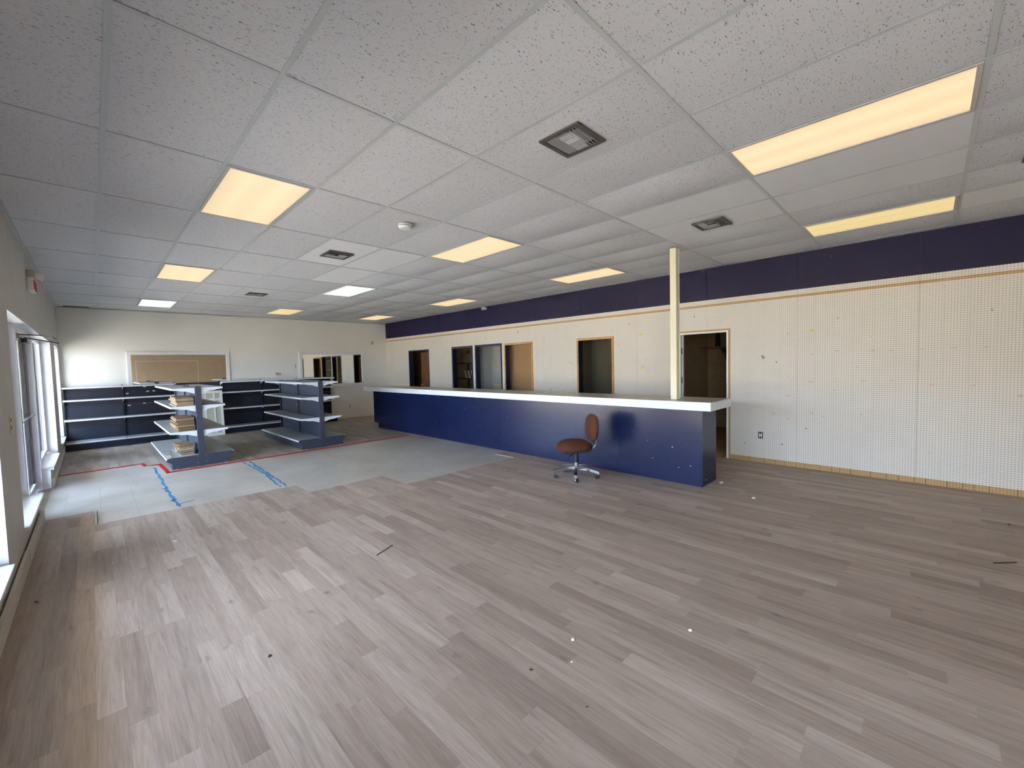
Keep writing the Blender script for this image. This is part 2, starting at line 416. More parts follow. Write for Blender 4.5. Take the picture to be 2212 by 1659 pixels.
# ================================================================== CEILING
deck = struct(box(XL-0.25, 9.0, YB-0.2, YN, H+0.16, H+0.30).build('ceiling', 'dark_room'))
CE0 = deck.location.copy()
LAMPS = [(i, j) for i in (-2, 2, 6) for j in (-1, 2, 5, 8)]
VENTS = [(0, 0), (4, 0), (0, 3), (4, 3), (0, 6), (4, 6)]
SMOOTH = {(3, -1), (4, -1), (4, 0), (3, 0), (0, 3), (1, 4), (4, 5), (6, -2), (1, 3), (2, 6)}
I0, I1, J0, J1 = -4, 9, -3, 10
def xline(i): return min(max(i*GX, XL), XR)
def yline(j): return min(max(j*GY, YB), YF)
tile_cache = {}
def tile_mesh(wd, ln, sag, mat):
    key = (round(wd, 3), round(ln, 3), sag, mat)
    if key in tile_cache: return tile_cache[key]
    nx, ny = 4, 5; vs = []; fs = []
    for b in range(ny+1):
        for a in range(nx+1):
            u, v = a/nx, b/ny
            vs.append(((u-0.5)*wd, (v-0.5)*ln, -sag*(4*u*(1-u))**0.8*(4*v*(1-v))**0.6))
    for b in range(ny):
        for a in range(nx):
            i = b*(nx+1)+a; fs.append((i, i+nx+1, i+nx+2, i+1))
    n = len(vs); vs += [(-wd/2, -ln/2, 0.014), (wd/2, -ln/2, 0.014), (wd/2, ln/2, 0.014), (-wd/2, ln/2, 0.014)]; fs.append((n, n+1, n+2, n+3))
    me = bpy.data.meshes.new('ceiling_tile'); me.from_pydata(vs, [], fs); me.polygons.foreach_set('use_smooth', [True]*len(fs)); me.materials.append(M[mat])
    tile_cache[key] = me; return me
for i in range(I0, I1):
    for j in range(J0, J1):
        x0, x1, y0, y1 = xline(i), xline(i+1), yline(j), yline(j+1)
        if i == -4: x0 = XL
        if x1-x0 < 0.05 or y1-y0 < 0.05 or (i, j) in LAMPS: continue
        smooth = (i, j) in SMOOTH
        me = tile_mesh(x1-x0-0.008, y1-y0-0.008, 0.003 if smooth else random.choice((0.006, 0.010, 0.014) if i < 2 or i > 6 else (0.022, 0.028, 0.034)), 'ceiling_tile_smooth' if smooth else 'ceiling_tile')
        o = bpy.data.objects.new('ceiling_tile', me); COL.objects.link(o); o.parent = deck
        o.location = Vector(((x0+x1)/2, (y0+y1)/2, H+0.003)) - CE0
for i in range(I0+1, I1):                                   # grid bars along the depth of the room
    x = xline(i)
    if x in (XL, XR): continue
    b = MB().box(x-0.0125, x+0.0125, YB, YF, H-0.0015, H+0.0005); b.box(x-0.001, x+0.001, YB, YF, H, H+0.03)
    b.build('ceiling_runner', 'grid_metal', deck)
for j in range(J0+1, J1):
    y = yline(j)
    for i in range(I0, I1):
        x0, x1 = xline(i), xline(i+1)
        if x1-x0 < 0.05: continue
        b = MB().box(x0+0.012, x1-0.012, y-0.0125, y+0.0125, H-0.0008, H+0.0008); b.box(x0+0.012, x1-0.012, y-0.001, y+0.001, H, H+0.03)
        b.build('cross_tee', 'grid_metal', deck)
for nm, a in (('left', (XL, XL+0.022, YB, YF)),):
    struct(box(*a, H-0.022, H-0.001).build('trim_ceiling_'+nm, 'grid_metal'))
struct(box(XL+0.022, XR-0.022, YF-0.022, YF, H-0.022, H-0.001).build('trim_ceiling_far', 'grid_metal'))

# ceiling lamps
WHERE = {(-2, -1): 'over the rear corner beside the storefront windows', (-2, 2): 'nearest the storefront door, over the open plank floor',
         (-2, 5): 'second in the window-side row from the far wall', (-2, 8): 'in the window-side row, above the shelving by the far wall',
         (2, -1): 'in the middle row over the open plank floor', (2, 2): 'in the middle row beside the round smoke detector',
         (2, 5): 'in the middle row between two warm lamps', (2, 8): 'in the middle row beside the far wall',
         (6, -1): 'beside the navy band over the bare floor', (6, 2): 'above the counter beside the cream post',
         (6, 5): 'above the counter beside the small white camera', (6, 8): 'above the counter end beside the far wall corner'}
for (i, j) in LAMPS:
    x, y = (i+0.5)*GX, (j+0.5)*GY
    cool = (i, j) in ((-2, 8), (2, 5)); mat = 'lamp_cool' if cool else ('lamp_yellow' if (i, j) in ((6, -1), (2, 8)) else 'lamp_warm')
    e = empty('ceiling_light', (x, y, H-0.004))
    tag(e, ('cool white' if cool else 'warm yellow') + ' fluorescent ceiling panel ' + WHERE[(i, j)], 'ceiling light', 'fluorescent ceiling panels')
    fr = MB(); wx, wy = GX/2-0.014, GY/2-0.014; fx_, fy_ = wx-0.022, wy-0.022
    for q in ((-wx, wx, -wy, -fy_), (-wx, wx, fy_, wy), (-wx, -fx_, -fy_, fy_), (fx_, wx, -fy_, fy_)):
        fr.box(x+q[0], x+q[1], y+q[2], y+q[3], H-0.006, H+0.10)
    fr.box(x-wx, x+wx, y-wy, y+wy, H+0.10, H+0.11)
    fr.build('frame', 'lamp_frame', e)
    box(x-fx_, x+fx_, y-fy_, y+fy_, H+0.001, H+0.005).build('diffuser', mat, e)
# vents
def vent(x, y, label, grp):
    s = 0.153; e = empty('ceiling_vent', (x, y, H-0.02)); tag(e, label, 'vent', grp)
    fr = MB()
    for q in ((-s, s, -s, -s+0.03), (-s, s, s-0.03, s), (-s, -s+0.03, -s+0.03, s-0.03), (s-0.03, s, -s+0.03, s-0.03)):
        fr.box(x+q[0], x+q[1], y+q[2], y+q[3], H-0.020, H-0.008)
    fr.build('frame', 'vent_frame', e)
    box(x-s+0.03, x+s-0.03, y-s+0.03, y+s-0.03, H-0.009, H-0.007).build('duct', 'vent_dark', e)
    a = s-0.034
    def slat(x0, x1, y0, y1, ax, sg):
        c = ((x0+x1)/2, (y0+y1)/2); d = 0.010
        if ax == 'x':
            m_ = MB().add([(x+c[0]-d, y+y0, H-0.018), (x+c[0]+d, y+y0, H-0.0095), (x+c[0]+d, y+y1, H-0.0095), (x+c[0]-d, y+y1, H-0.018)] if sg > 0 else
                          [(x+c[0]+d, y+y0, H-0.018), (x+c[0]-d, y+y0, H-0.0095), (x+c[0]-d, y+y1, H-0.0095), (x+c[0]+d, y+y1, H-0.018)], [(0, 1, 2, 3)])
        else:
            m_ = MB().add([(x+x0, y+c[1]-d, H-0.018), (x+x0, y+c[1]+d, H-0.0095), (x+x1, y+c[1]+d, H-0.0095), (x+x1, y+c[1]-d, H-0.018)] if sg > 0 else
                          [(x+x0, y+c[1]+d, H-0.018), (x+x0, y+c[1]-d, H-0.0095), (x+x1, y+c[1]-d, H-0.0095), (x+x1, y+c[1]+d, H-0.018)], [(0, 1, 2, 3)])
        o = m_.build('slat', 'vent_slat', e)
        sm_ = o.modifiers.new('thick', 'SOLIDIFY'); sm_.thickness = 0.0012
    for k in range(3):                                       # four-way throw: outer banks along y, inner banks along x
        slat(0, 0, 0, 0, 'x', 1) if False else None
        yy = -a+0.012+k*0.024; slat(-a, a, yy, yy, 'y', 1)
        yy = a-0.012-k*0.024; slat(-a, a, yy, yy, 'y', -1)
    for k in range(4):
        xx = -a+0.012+k*0.024; slat(xx, xx, -a+0.075, a-0.075, 'x', 1)
        xx = a-0.012-k*0.024; slat(xx, xx, -a+0.075, a-0.075, 'x', -1)
    return e
VL = {(0, 0): 'square dark-framed ceiling vent with bright louvres over the open plank floor', (4, 0): 'square dark-framed ceiling vent in a smooth white tile near the cream post',
      (0, 3): 'square dark ceiling vent beyond the smoke detector, next to a smooth white tile', (4, 3): 'square dark ceiling vent above the middle of the blue counter',
      (0, 6): 'square dark ceiling vent above the two shelving gondolas', (4, 6): 'square dark ceiling vent above the far end of the blue counter'}
for (i, j) in VENTS: vent((i+0.5)*GX, (j+0.5)*GY, VL[(i, j)], 'square ceiling vents')
vent(4.78*GX, -1.36*GY, 'square ceiling vent near the navy band behind the long warm lamp', 'square ceiling vents')
e = empty('return_grille', (-2.10, 11.68, H-0.016)); tag(e, 'long narrow grey return grille in the ceiling at the storefront corner', 'vent')
fr = MB()
for q in ((-2.30, -1.92, 11.60, 11.615), (-2.30, -1.92, 11.745, 11.76), (-2.30, -2.285, 11.615, 11.745), (-1.935, -1.92, 11.615, 11.745)): fr.box(*q, H-0.016, H-0.009)
fr.build('frame', 'vent_frame', e); box(-2.285, -1.935, 11.615, 11.745, H-0.0095, H-0.0085).build('duct', 'vent_slat', e)
for k in range(6): box(-2.285, -1.935, 11.62+k*0.021, 11.628+k*0.021, H-0.015, H-0.0095).build('slat', 'vent_slat', e)
# smoke detector, camera
x, y = 0.343, 2.708
e = empty('smoke_detector', (x, y, H-0.055)); tag(e, 'round white smoke detector on a ceiling tile', 'smoke detector')
MB().tube((x, y, H-0.012), (x, y, H-0.028), 0.068, 0.072, 28).build('base', 'plastic_white', e)
MB().tube((x, y, H-0.028), (x, y, H-0.034), 0.060, 0.060, 28).build('sensor_slot', 'vent_frame', e)
MB().tube((x, y, H-0.034), (x, y, H-0.055), 0.068, 0.050, 28).build('cap', 'plastic_white', e)
e = empty('security_camera', (4.93, 6.75, 2.90)); tag(e, 'small white camera on the navy band at the ceiling', 'camera')
MB().tube((4.985, 6.75, 2.955), (5.042, 6.75, 2.955), 0.012, n=10).build('arm', 'plastic_white', e)
MB().box(4.89, 4.99, 6.71, 6.79, 2.915, 2.975).build('housing', 'plastic_white', e, bevel=0.008)
MB().tube((4.885, 6.75, 2.945), (4.89, 6.75, 2.945), 0.02, n=14).build('lens', 'plastic_black', e)

# ================================================================== RIGHT WALL (pegboard) with doorways
DOORS = [(9.345, 10.434, 2.05), (7.341, 8.229, 2.06), (6.249, 7.247, 2.065), (5.275, 6.154, 2.03), (3.215, 4.03, 2.02), (1.177, 1.94, 2.00)]  # y0,y1,head
TK = 0.145
wr = MB()
for (a, b, c, d) in minus((YB-0.2, YN, -0.1, H+0.16), [(q[0], q[1], -0.2, q[2]) for q in DOORS]): wr.box(XR+0.007, XR+TK, a, b, c, d)
wall_r = struct(wr.build('wall_right', 'navy_jamb'))
def seam_ys():
    y = 0.277
    while y > YB: y -= GY
    out = [YB]
    while y < YF: 
        if y > YB: out.append(y)
        y += GY
    return out + [YF]
SE = seam_ys()
STRIP = (2.397, 2.433)
TRIMW = {5: 0.045, 4: 0.035, 3: 0.03}
frames = []                                                 # bare brown bands where door casings were removed (y0,y1,z0,z1)
for k, (a, b, h) in enumerate(DOORS):
    if k in (3, 4, 5):
        wd = (0.026, 0.026, 0.034)[k-3]
        frames += [(a-wd, a, 0.0, h+wd), (b, b+wd, 0.0, h+wd), (a, b, h, h+wd)]
holes = [(q[0], q[1], -0.1, q[2]) for q in DOORS]
for a, b in zip(SE, SE[1:]):
    mb = MB()
    for r in minus((a+0.0012, b-0.0012, 0.072, 2.505), holes + frames + [(YB, YF, STRIP[0], STRIP[1])]): mb.box(XR, XR+0.006, *r)
    mb.build('pegboard_panel', 'pegboard_white', wall_r)
    box(XR+0.001, XR+0.007, a+0.0012, b-0.0012, 2.505, H).build('navy_panel', 'pegboard_navy', wall_r)
    box(XR+0.001, XR+0.006, a+0.001, b-0.001, *STRIP).build('bare_strip', 'pegboard_brown', wall_r)
for r in frames:
    box(XR+0.001, XR+0.006, *r).build('casing_mark', 'pegboard_brown', wall_r)
cuts = [1.143, 0.878, 0.678, 0.531, 0.42, 0.277, 0.179, 0.0, -0.126, -0.213, -0.327, -0.528, -0.681, -0.791, -0.933, -1.032, -1.21, -1.336, -1.422, -1.536, -1.74, -1.95, -2.2, -2.5, -2.9, YB]
for a, b in zip(cuts[1:], cuts): box(XR+0.001, XR+0.006, a+0.002, b-0.002, 0.0, 0.072).build('base_strip', 'pegboard_brown', wall_r)
for a, b in ((1.975, 3.19), (4.06, 5.25), (6.18, 6.249), (7.247, 7.341), (8.229, 9.345), (10.434, YF)):
    box(XR+0.001, XR+0.006, a, b, 0.0, 0.072).build('base_strip', 'pegboard_brown', wall_r)
for (y, z) in [(0.384, 1.639), (0.106, 1.603), (-0.171, 1.635), (-0.528, 1.623), (-0.703, 1.616), (-0.982, 1.62), (-1.235, 1.631), (-1.49, 1.629), (0.382, 1.299), (0.113, 1.216),
               (-0.175, 1.232), (-0.452, 1.235), (-0.708, 1.238), (-1.064, 1.2), (-1.389, 1.2), (-1.735, 1.092), (0.91, 0.774), (0.558, 0.752), (0.381, 1.017), (0.379, 0.685),
               (4.63, 1.27), (4.323, 1.249), (4.464, 1.104), (4.384, 0.962), (3.084, 1.884), (3.042, 1.745), (3.092, 1.315), (2.40, 1.33), (2.25, 1.33), (2.72, 1.36)]:
    a = random.uniform(0.018, 0.030); b = random.uniform(0.010, 0.016)
    pl = [(y-a, z-b*0.7), (y+a*0.9, z-b), (y+a, z+b*0.5), (y+a*0.3, z+b), (y-a*0.2, z+b*0.7), (y-a*0.8, z+b)]
    MB().prism(pl, 'x', XR-0.0004, XR+0.0002).build('bare_patch', 'peach_patch', wall_r)
for (y, z, lb) in [(2.642, 2.041, 'yellow price label on the pegboard, upper of two beside the cream post'), (2.63, 1.434, 'yellow price label on the pegboard, lower of two beside the cream post'),
                   (4.184, 1.536, 'small yellow price label beside the wood-edged doorway'), (0.107, 1.921, 'yellow price label on the pegboard beyond the white-framed doorway')]:
    tag(box(XR-0.0012, XR-0.0001, y-0.026, y+0.026, z-0.010, z+0.010).build('price_label', 'tag_yellow'), lb, 'label', 'yellow price labels on the pegboard')
# door frames
def doorway(n, a, b, h, mat_j, casing=None, cw=0.02):
    e = struct(empty('door_%d' % n, (XR, (a+b)/2, 0)))
    t = 0.018
    box(XR-0.001, XR+TK, a, a+t, 0, h).build('jamb', mat_j, e); box(XR-0.001, XR+TK, b-t, b, 0, h).build('jamb', mat_j, e)
    box(XR-0.001, XR+TK, a+t, b-t, h-t, h).build('head_jamb', mat_j, e)
    if casing:
        box(XR-0.012, XR-0.0005, a-0.004, a+cw, 0, h+0.004).build('casing', casing, e); box(XR-0.012, XR-0.0005, b-cw, b+0.004, 0, h+0.004).build('casing', casing, e)
        box(XR-0.012, XR-0.0005, a+cw, b-cw, h-cw, h+0.004).build('casing', casing, e)
    return e
doorway(1, *DOORS[0], 'navy_jamb', 'navy_trim', 0.03)
doorway(2, *DOORS[1], 'navy_jamb', 'navy_trim', 0.05)
d3 = doorway(3, *DOORS[2], 'navy_jamb', 'navy_trim', 0.045)
doorway(4, *DOORS[3], 'navy_jamb', 'wood_edge', 0.02)
doorway(5, *DOORS[4], 'navy_jamb', 'wood_edge', 0.02)
d6 = doorway(6, *DOORS[5], 'trim_white', 'trim_white', 0.022)
for z in (1.71, 1.22, 0.3): box(XR+0.03, XR+0.06, DOORS[5][1]-0.024, DOORS[5][1]-0.018, z-0.05, z+0.05).build('hinge', 'bronze', d6)
for q in ((1.92, 1.935), (1.185, 1.20)): box(XR+0.06, XR+0.075, q[0]-0.015, q[1], 0, 1.98).build('door_stop', 'trim_white', d6)
# white edge between doors 2 and 3
for y in (7.325, 7.265, 8.236, 6.234): box(XR-0.008, XR-0.0003, y-0.008, y+0.006, 0.02, 2.07).build('paint_edge', 'trim_white', d3)
# rooms behind the doorways: shells open towards the doorway
def room(x1, y0, y1, z1, mat, name='wall_back_room', fl=None):
    x0 = XR+TK
    mb = MB(); T = 0.05
    mb.box(x1, x1+T, y0-T, y1+T, 0, z1); mb.box(x0, x1, y0-T, y0, 0, z1); mb.box(x0, x1, y1, y1+T, 0, z1); mb.box(x0, x1+T, y0-T, y1+T, z1, z1+T)
    o = struct(mb.build(name, mat))
    struct(box(x0-TK, x1, y0, y1, -0.009, -0.001).build('floor_back_room', fl or 'plank_floor_worn' if False else (fl or 'dark_wood')))
    return o
room(8.2, 0.35, 2.62, 2.7, 'hall_wall', fl='hall_wall')
room(6.02, 2.75, 4.36, 2.5, 'olive_wall')
room(5.30, 4.50, 6.20, 2.5, 'brown_wall')
room(5.74, 6.27, 7.40, 2.4, 'closet_wall', fl='beige_board')
room(8.2, 7.52, 12.0, 2.7, 'dark_room') if False else None
room(7.0, 7.50, 9.18, 2.7, 'hall_wall')
room(5.72, 9.27, 11.6, 2.7, 'dark_wood')
# storage shelf with odds and ends in the hall behind the white-framed doorway
e = empty('storage_shelf', (8.0, 1.5, 1.80)); tag(e, 'dark wall shelf high in the room behind the white-framed doorway', 'shelf')
box(7.78, 8.2, 0.36, 2.61, 1.80, 1.84).build('board', 'dark_wood', e)
for y in (0.9, 2.2): MB().prism([(7.85, 1.80), (8.2, 1.80), (8.2, 1.55)], 'y', y, y+0.03).build('bracket', 'dark_wood', e)
tag(MB().tube((7.97, 2.32, 1.842), (7.97, 2.32, 2.16), 0.055, 0.035, 14).build('storage_can', 'plastic_black'), 'slim dark can on the storage shelf behind the white-framed doorway', 'can')
tag(MB().prism([(1.78, 1.842), (2.10, 1.842), (2.06, 1.93), (1.98, 2.28), (1.90, 2.28), (1.84, 1.95)], 'x', 7.9, 8.12).build('storage_bag', 'hall_wall'), 'tall tapering bag on the storage shelf behind the white-framed doorway', 'bag')
# small closet shelves and white inner frame
for z, k in ((1.90, 'upper'), (1.50, 'middle'), (1.05, 'lower')):
    tag(box(XR+TK+0.02, 5.45, 6.272, 6.74, z-0.012, z+0.012).build('closet_shelf', 'wood_edge'), 'raw wood closet shelf, %s of three in the grey closet' % k, 'shelf', 'closet shelves')
# open wood door leaf in the first doorway
e = empty('wood_door', (XR+TK+0.03, 9.40, 0)); tag(e, 'dark brown wood door standing ajar in the doorway by the far wall', 'door')
dm = MB(); dm.bar((XR+TK+0.05, 9.37, 1.0), (XR+TK+0.22, 10.30, 1.0), 0.04, 1.98); dm.build('leaf', 'dark_wood', e)
MB().tube((XR+TK+0.185, 10.22, 0.98), (XR+TK+0.13, 10.235, 0.98), 0.028, n=14).build('knob', 'alu', e)
# shelving rack with books in the dark room behind the second doorway
e = empty('storage_rack', (6.1, 8.65, 0)); tag(e, 'dark storage rack inside the second doorway', 'rack')
for yy in (8.16, 9.10):
    for xx in (5.85, 6.30): box(xx, xx+0.04, yy, yy+0.04, 0, 2.0).build('post', 'bronze', e)
for z in (0.5, 1.15, 1.6): box(5.85, 6.34, 8.16, 9.14, z, z+0.03).build('shelf', 'bronze', e)
for k in range(6):
    y = 8.30+k*0.075
    mb = MB(); mb.prism([(y, 1.181), (y+0.05, 1.181), (y+0.12, 1.40), (y+0.07, 1.40)], 'x', 5.90, 6.08)
    tag(mb.build('ledger_book', 'beige_board' if k % 2 else 'dark_wood'), ('pale' if k % 2 else 'brown') + ' book leaning on the dark storage rack', 'book', ('pale' if k % 2 else 'brown')+' books on the storage rack')
tag(box(5.95, 6.25, 8.45, 9.0, 1.631, 1.90).build('storage_box', 'brown_wall'), 'brown carton on the top shelf of the dark storage rack', 'box')
# outlet
def plate(name, loc, axis, label, cat, mat='plastic_white', wd=0.07, ht=0.115, black=False, holes_=True):
    e = empty(name, loc); tag(e, label, cat); x, y, z = loc
    def bx(a0, a1, c0, c1, d0, d1):   # a: along wall, c: out of wall, d: height
        return box(x-c1, x-c0, y+a0, y+a1, z+d0, z+d1) if axis == 'x' else box(x+a0, x+a1, y-c1, y-c0, z+d0, z+d1)
    if black:
        bx(-wd/2-0.012, wd/2+0.012, 0, 0.002, -ht/2-0.012, ht/2+0.012).build('cutout', 'plastic_black', e)
    bx(-wd/2, wd/2, 0.002, 0.008, -ht/2, ht/2).build('plate', mat, e, bevel=0.0015)
    if holes_:
        for s in (-1, 1): bx(-0.012, 0.012, 0.008, 0.010, s*0.027-0.013, s*0.027+0.013).build('socket', 'vent_frame', e)
    return e
plate('wall_outlet', (XR, 0.727, 0.413), 'x', 'outlet with black surround low on the bare pegboard', 'outlet', wd=0.04, ht=0.075, black=True)
plate('wall_outlet', (3.725, YF, 0.37), 'y', 'white outlet low on the far wall beside the shelving', 'outlet')
plate('light_switch', (2.182, YF, 1.654), 'y', 'white switch plate on the far wall beside the right mirror', 'switch', wd=0.09)
plate('junction_plate', (4.553, YF, 2.357), 'y', 'small ivory junction plate high on the far wall', 'plate', mat='plastic_ivory', wd=0.075, ht=0.12)
e = empty('thermostat', (1.714, YF, 1.445)); tag(e, 'ivory thermostat on the far wall between the mirrors', 'thermostat')
box(1.654, 1.774, YF-0.03, YF-0.0005, 1.405, 1.485).build('case', 'plastic_ivory', e, bevel=0.004); box(1.664, 1.714, YF-0.0315, YF-0.03, 1.45, 1.472).build('display', 'plastic_black', e)
plate('switch_box', (XL, 4.07, 1.197), 'l', 'broken switch plate on the pier beside the storefront door', 'switch') if False else None

# ================================================================== FAR WALL with two mirrors, REAR WALL
struct(box(XL-0.25, XR+0.007, YF, YF+0.14, -0.1, H+0.16).build('wall_far', 'white_wall'))
struct(box(XL-0.25, XR+0.007, YB-0.2, YB, -0.1, H+0.16).build('wall_rear', 'rear_wall'))
struct(box(-1.20, XR-0.01, YF-0.014, YF-0.0005, 0.0, 0.085).build('baseboard_far', 'white_wall'))
struct(box(XL+0.02, XR-0.02, YB+0.0005, YB+0.014, 0.0, 0.09).build('baseboard_rear', 'rear_wall'))
def mirror(x0, x1, z0, z1, cw, label):
    e = empty('wall_mirror', ((x0+x1)/2, YF, z0)); tag(e, label, 'mirror', 'framed mirrors on the far wall')
    box(x0, x1, YF-0.006, YF-0.002, z0, z1).build('mirror_glass', 'mirror', e)
    for q in ((x0-cw, x1+cw, z1, z1+cw), (x0-cw, x1+cw, z0-cw, z0), (x0-cw, x0, z0, z1), (x1, x1+cw, z0, z1)):
        box(q[0], q[1], YF-0.03, YF-0.0005, q[2], q[3]).build('frame_rail', 'trim_white', e, bevel=0.004)
mirror(-1.30, 0.515, 1.09, 1.985, 0.075, 'wide white-framed mirror above the shelving, nearer the storefront windows')
mirror(2.372, 4.158, 1.092, 1.985, 0.085, 'white-framed mirror between the thermostat and the counter corner')
# board on the wall behind the camera, seen in the mirror
e = empty('wall_board', (1.0, YB, 0.9)); tag(e, 'pale framed board on the rear wall, seen in the mirror', 'board')
box(-0.35, 2.15, YB+0.001, YB+0.012, 0.75, 2.15).build('sheet', 'rear_wall', e)
for q in ((-0.37, 2.17, 2.15, 2.17), (-0.37, 2.17, 0.73, 0.75), (-0.37, -0.35, 0.75, 2.15), (2.15, 2.17, 0.75, 2.15)): box(q[0], q[1], YB+0.001, YB+0.022, q[2], q[3]).build('edge', 'trim_white', e)

# ================================================================== LEFT WALL: storefront openings
WT = 0.25
wl = MB()
DOOR_Y = (5.86, 7.60)
ops = [(a, b, SILL-0.03, HEAD) for a, b in WINS] + [(DOOR_Y[0], DOOR_Y[1], -0.2, HEAD)]
for r in minus((YB-0.2, YF+0.14, -0.1, H+0.45), ops): wl.box(XL-WT, XL, *r)
wall_l = struct(wl.build('wall_left', 'left_wall'))
# white reveals lining the openings
for a, b in WINS:
    z0 = SILL if a != 4.40 else SILL
    for y0, y1 in ((a, a+0.006), (b-0.006, b)): box(XL-0.12, XL+0.0006, y0, y1, z0, HEAD).build('reveal', 'sill_white', wall_l)
    box(XL-0.12, XL+0.0006, a, b, HEAD-0.006, HEAD).build('reveal', 'sill_white', wall_l)
for y0, y1 in ((DOOR_Y[0]-0.0005, DOOR_Y[0]+0.006), (DOOR_Y[1]-0.006, DOOR_Y[1]+0.0005)): box(XL-0.12, XL+0.0006, y0, y1, 0.0, SILL-0.03).build('reveal', 'sill_white', wall_l)
# sills
for n, (a, b) in enumerate(((-2.9, -0.9), (0.55, 3.40), (4.395, 5.862), (7.598, 9.17), (10.48, 11.80))):
    struct(box(XL-0.13, XL+0.034, a-0.02 if n < 3 else a, b, SILL-0.03, SILL).build('trim_%d' % (n+1), 'sill_white', bevel=0.003), 'white window sill ledge')
# storefront frames and glass
GXp = XL-0.15                                               # glass plane
def window(n, a, b, z0, z1, mull=()):
    e = struct(empty('window_%d' % n, (GXp, (a+b)/2, z0)))
    fwid = 0.045
    for q in ((a, a+fwid, z0, z1), (b-fwid, b, z0, z1), (a+fwid, b-fwid, z0, z0+fwid), (a+fwid, b-fwid, z1-fwid, z1)) + tuple((m_-0.025, m_+0.025, z0+fwid, z1-fwid) for m_ in mull):
        box(GXp-0.04, GXp+0.03, *q).build('frame_bar', 'alu_white', e)
    ys = [a+fwid] + [m_ for m_ in mull] + [b-fwid]
    for y0, y1 in zip(ys, ys[1:]): box(GXp-0.004, GXp+0.002, y0, y1, z0+fwid, z1-fwid).build('pane', 'glass', e)
    return e
window(1, -2.9, -0.9, SILL, HEAD)
window(2, 0.55, 3.46, SILL, HEAD, (2.0,))
window(3, 4.40, 5.80, SILL, HEAD)
window(4, 7.66, 9.46, SILL, HEAD)
window(5, 10.50, 11.76, SILL, HEAD)
# glass entrance door between two white posts
dr = struct(empty('door_7', (GXp, 6.73, 0)))
for y0, y1 in ((5.80, 5.92), (7.54, 7.66)): box(GXp-0.06, GXp+0.07, y0, y1, 0, HEAD).build('post', 'alu_white', dr)
box(GXp-0.05, GXp+0.05, 5.92, 7.54, HEAD-0.07, HEAD).build('header', 'alu_white', dr)
for s, (y0, y1) in (('a', (5.925, 6.728)), ('b', (6.732, 7.535))):
    T2 = 0.014
    leaf = box(GXp-T2, GXp+T2, y0, y0+0.05, 0.01, HEAD-0.075).build('door_leaf', 'alu_white', dr)
    box(GXp-T2, GXp+T2, y1-0.05, y1, 0.01, HEAD-0.075).build('stile', 'bronze' if s == 'b' else 'alu_white', leaf)
    box(GXp-T2, GXp+T2, y0+0.05, y1-0.05, 0.01, 0.11).build('bottom_rail', 'alu_white', leaf)
    box(GXp-T2, GXp+T2, y0+0.05, y1-0.05, HEAD-0.14, HEAD-0.075).build('top_rail', 'bronze', leaf)
    box(GXp-0.003, GXp+0.003, y0+0.05, y1-0.05, 0.11, HEAD-0.14).build('pane', 'glass', leaf)
    MB().tube((GXp+0.05, y0+0.03, 1.05), (GXp+0.05, y1-0.03, 1.05), 0.012, n=10).build('push_bar', 'alu', leaf)
    for y in (y0+0.04, y1-0.04): MB().tube((GXp+0.012, y, 1.05), (GXp+0.05, y, 1.05), 0.009, n=8).build('bar_bracket', 'alu', leaf)
    box(GXp+T2, GXp+0.060, (y0 if s == 'a' else y1-0.40)+0.06, (y0 if s == 'a' else y1-0.40)+0.34, HEAD-0.135, HEAD-0.08).build('closer', 'bronze', leaf, bevel=0.005)
arm = MB().bar((GXp+0.06, 6.30, HEAD-0.09), (-2.36, 6.55, 2.05), 0.02, 0.012); arm.bar((-2.36, 6.55, 2.05), (-2.238, 6.33, 2.0), 0.02, 0.012); arm.build('closer_arm', 'bronze', dr)
arm = MB().bar((GXp+0.06, 6.90, HEAD-0.09), (-2.24, 7.18, 1.99), 0.016, 0.012); arm.build('closer_arm', 'bronze', dr)
# painted boards along the foot of the storefront wall
def bboard(n, a, b, gap): struct(MB().box(XL+gap, XL+gap+0.02, a, b, 0.0, 0.13).build('baseboard_left_%d' % n, 'base_paint'))
bboard(1, YB+0.02, 2.1, 0.006); bboard(2, 2.105, 4.2, 0.012); bboard(3, 4.205, 5.72, 0.016); bboard(4, 7.62, 9.6, 0.004); bboard(5, 9.605, 11.30, 0.002)
# emergency light with exit sign on the storefront wall
e = empty('exit_sign', (XL, 6.45, 2.55)); tag(e, 'exit sign with two lamp heads on the storefront wall above the door', 'exit sign')
box(XL+0.0005, XL+0.05, 6.28, 6.62, 2.55, 2.70).build('housing', 'plastic_white', e, bevel=0.006)
box(XL+0.0005, XL+0.07, 6.32, 6.58, 2.71, 2.79).build('lamp_box', 'beige_board', e, bevel=0.006)
for y in (6.36, 6.54): MB().tube((XL+0.07, y, 2.75), (XL+0.12, y, 2.735), 0.03, 0.038, 14).build('lamp_head', 'plastic_white', e)
def stroke_word(word, y, z, hgt, xo, parent, mat):
    G = {'E': [((0, 0), (0, 1)), ((0, 0), (.6, 0)), ((0, .5), (.5, .5)), ((0, 1), (.6, 1))], 'X': [((0, 0), (.6, 1)), ((0, 1), (.6, 0))],
         'I': [((.1, 0), (.1, 1))], 'T': [((.3, 0), (.3, 1)), ((0, 1), (.6, 1))]}
    for ch in word:
        mb = MB()
        for a, b in G[ch]: mb.tube((xo, y-a[0]*hgt, z+a[1]*hgt), (xo, y-b[0]*hgt, z+b[1]*hgt), hgt*0.09, n=6)
        mb.build('letter', mat, parent); y -= hgt*(0.42 if ch == 'I' else 0.85)
stroke_word('EXIT', 6.585, 2.575, 0.095, XL+0.0515, e, 'red_plastic')
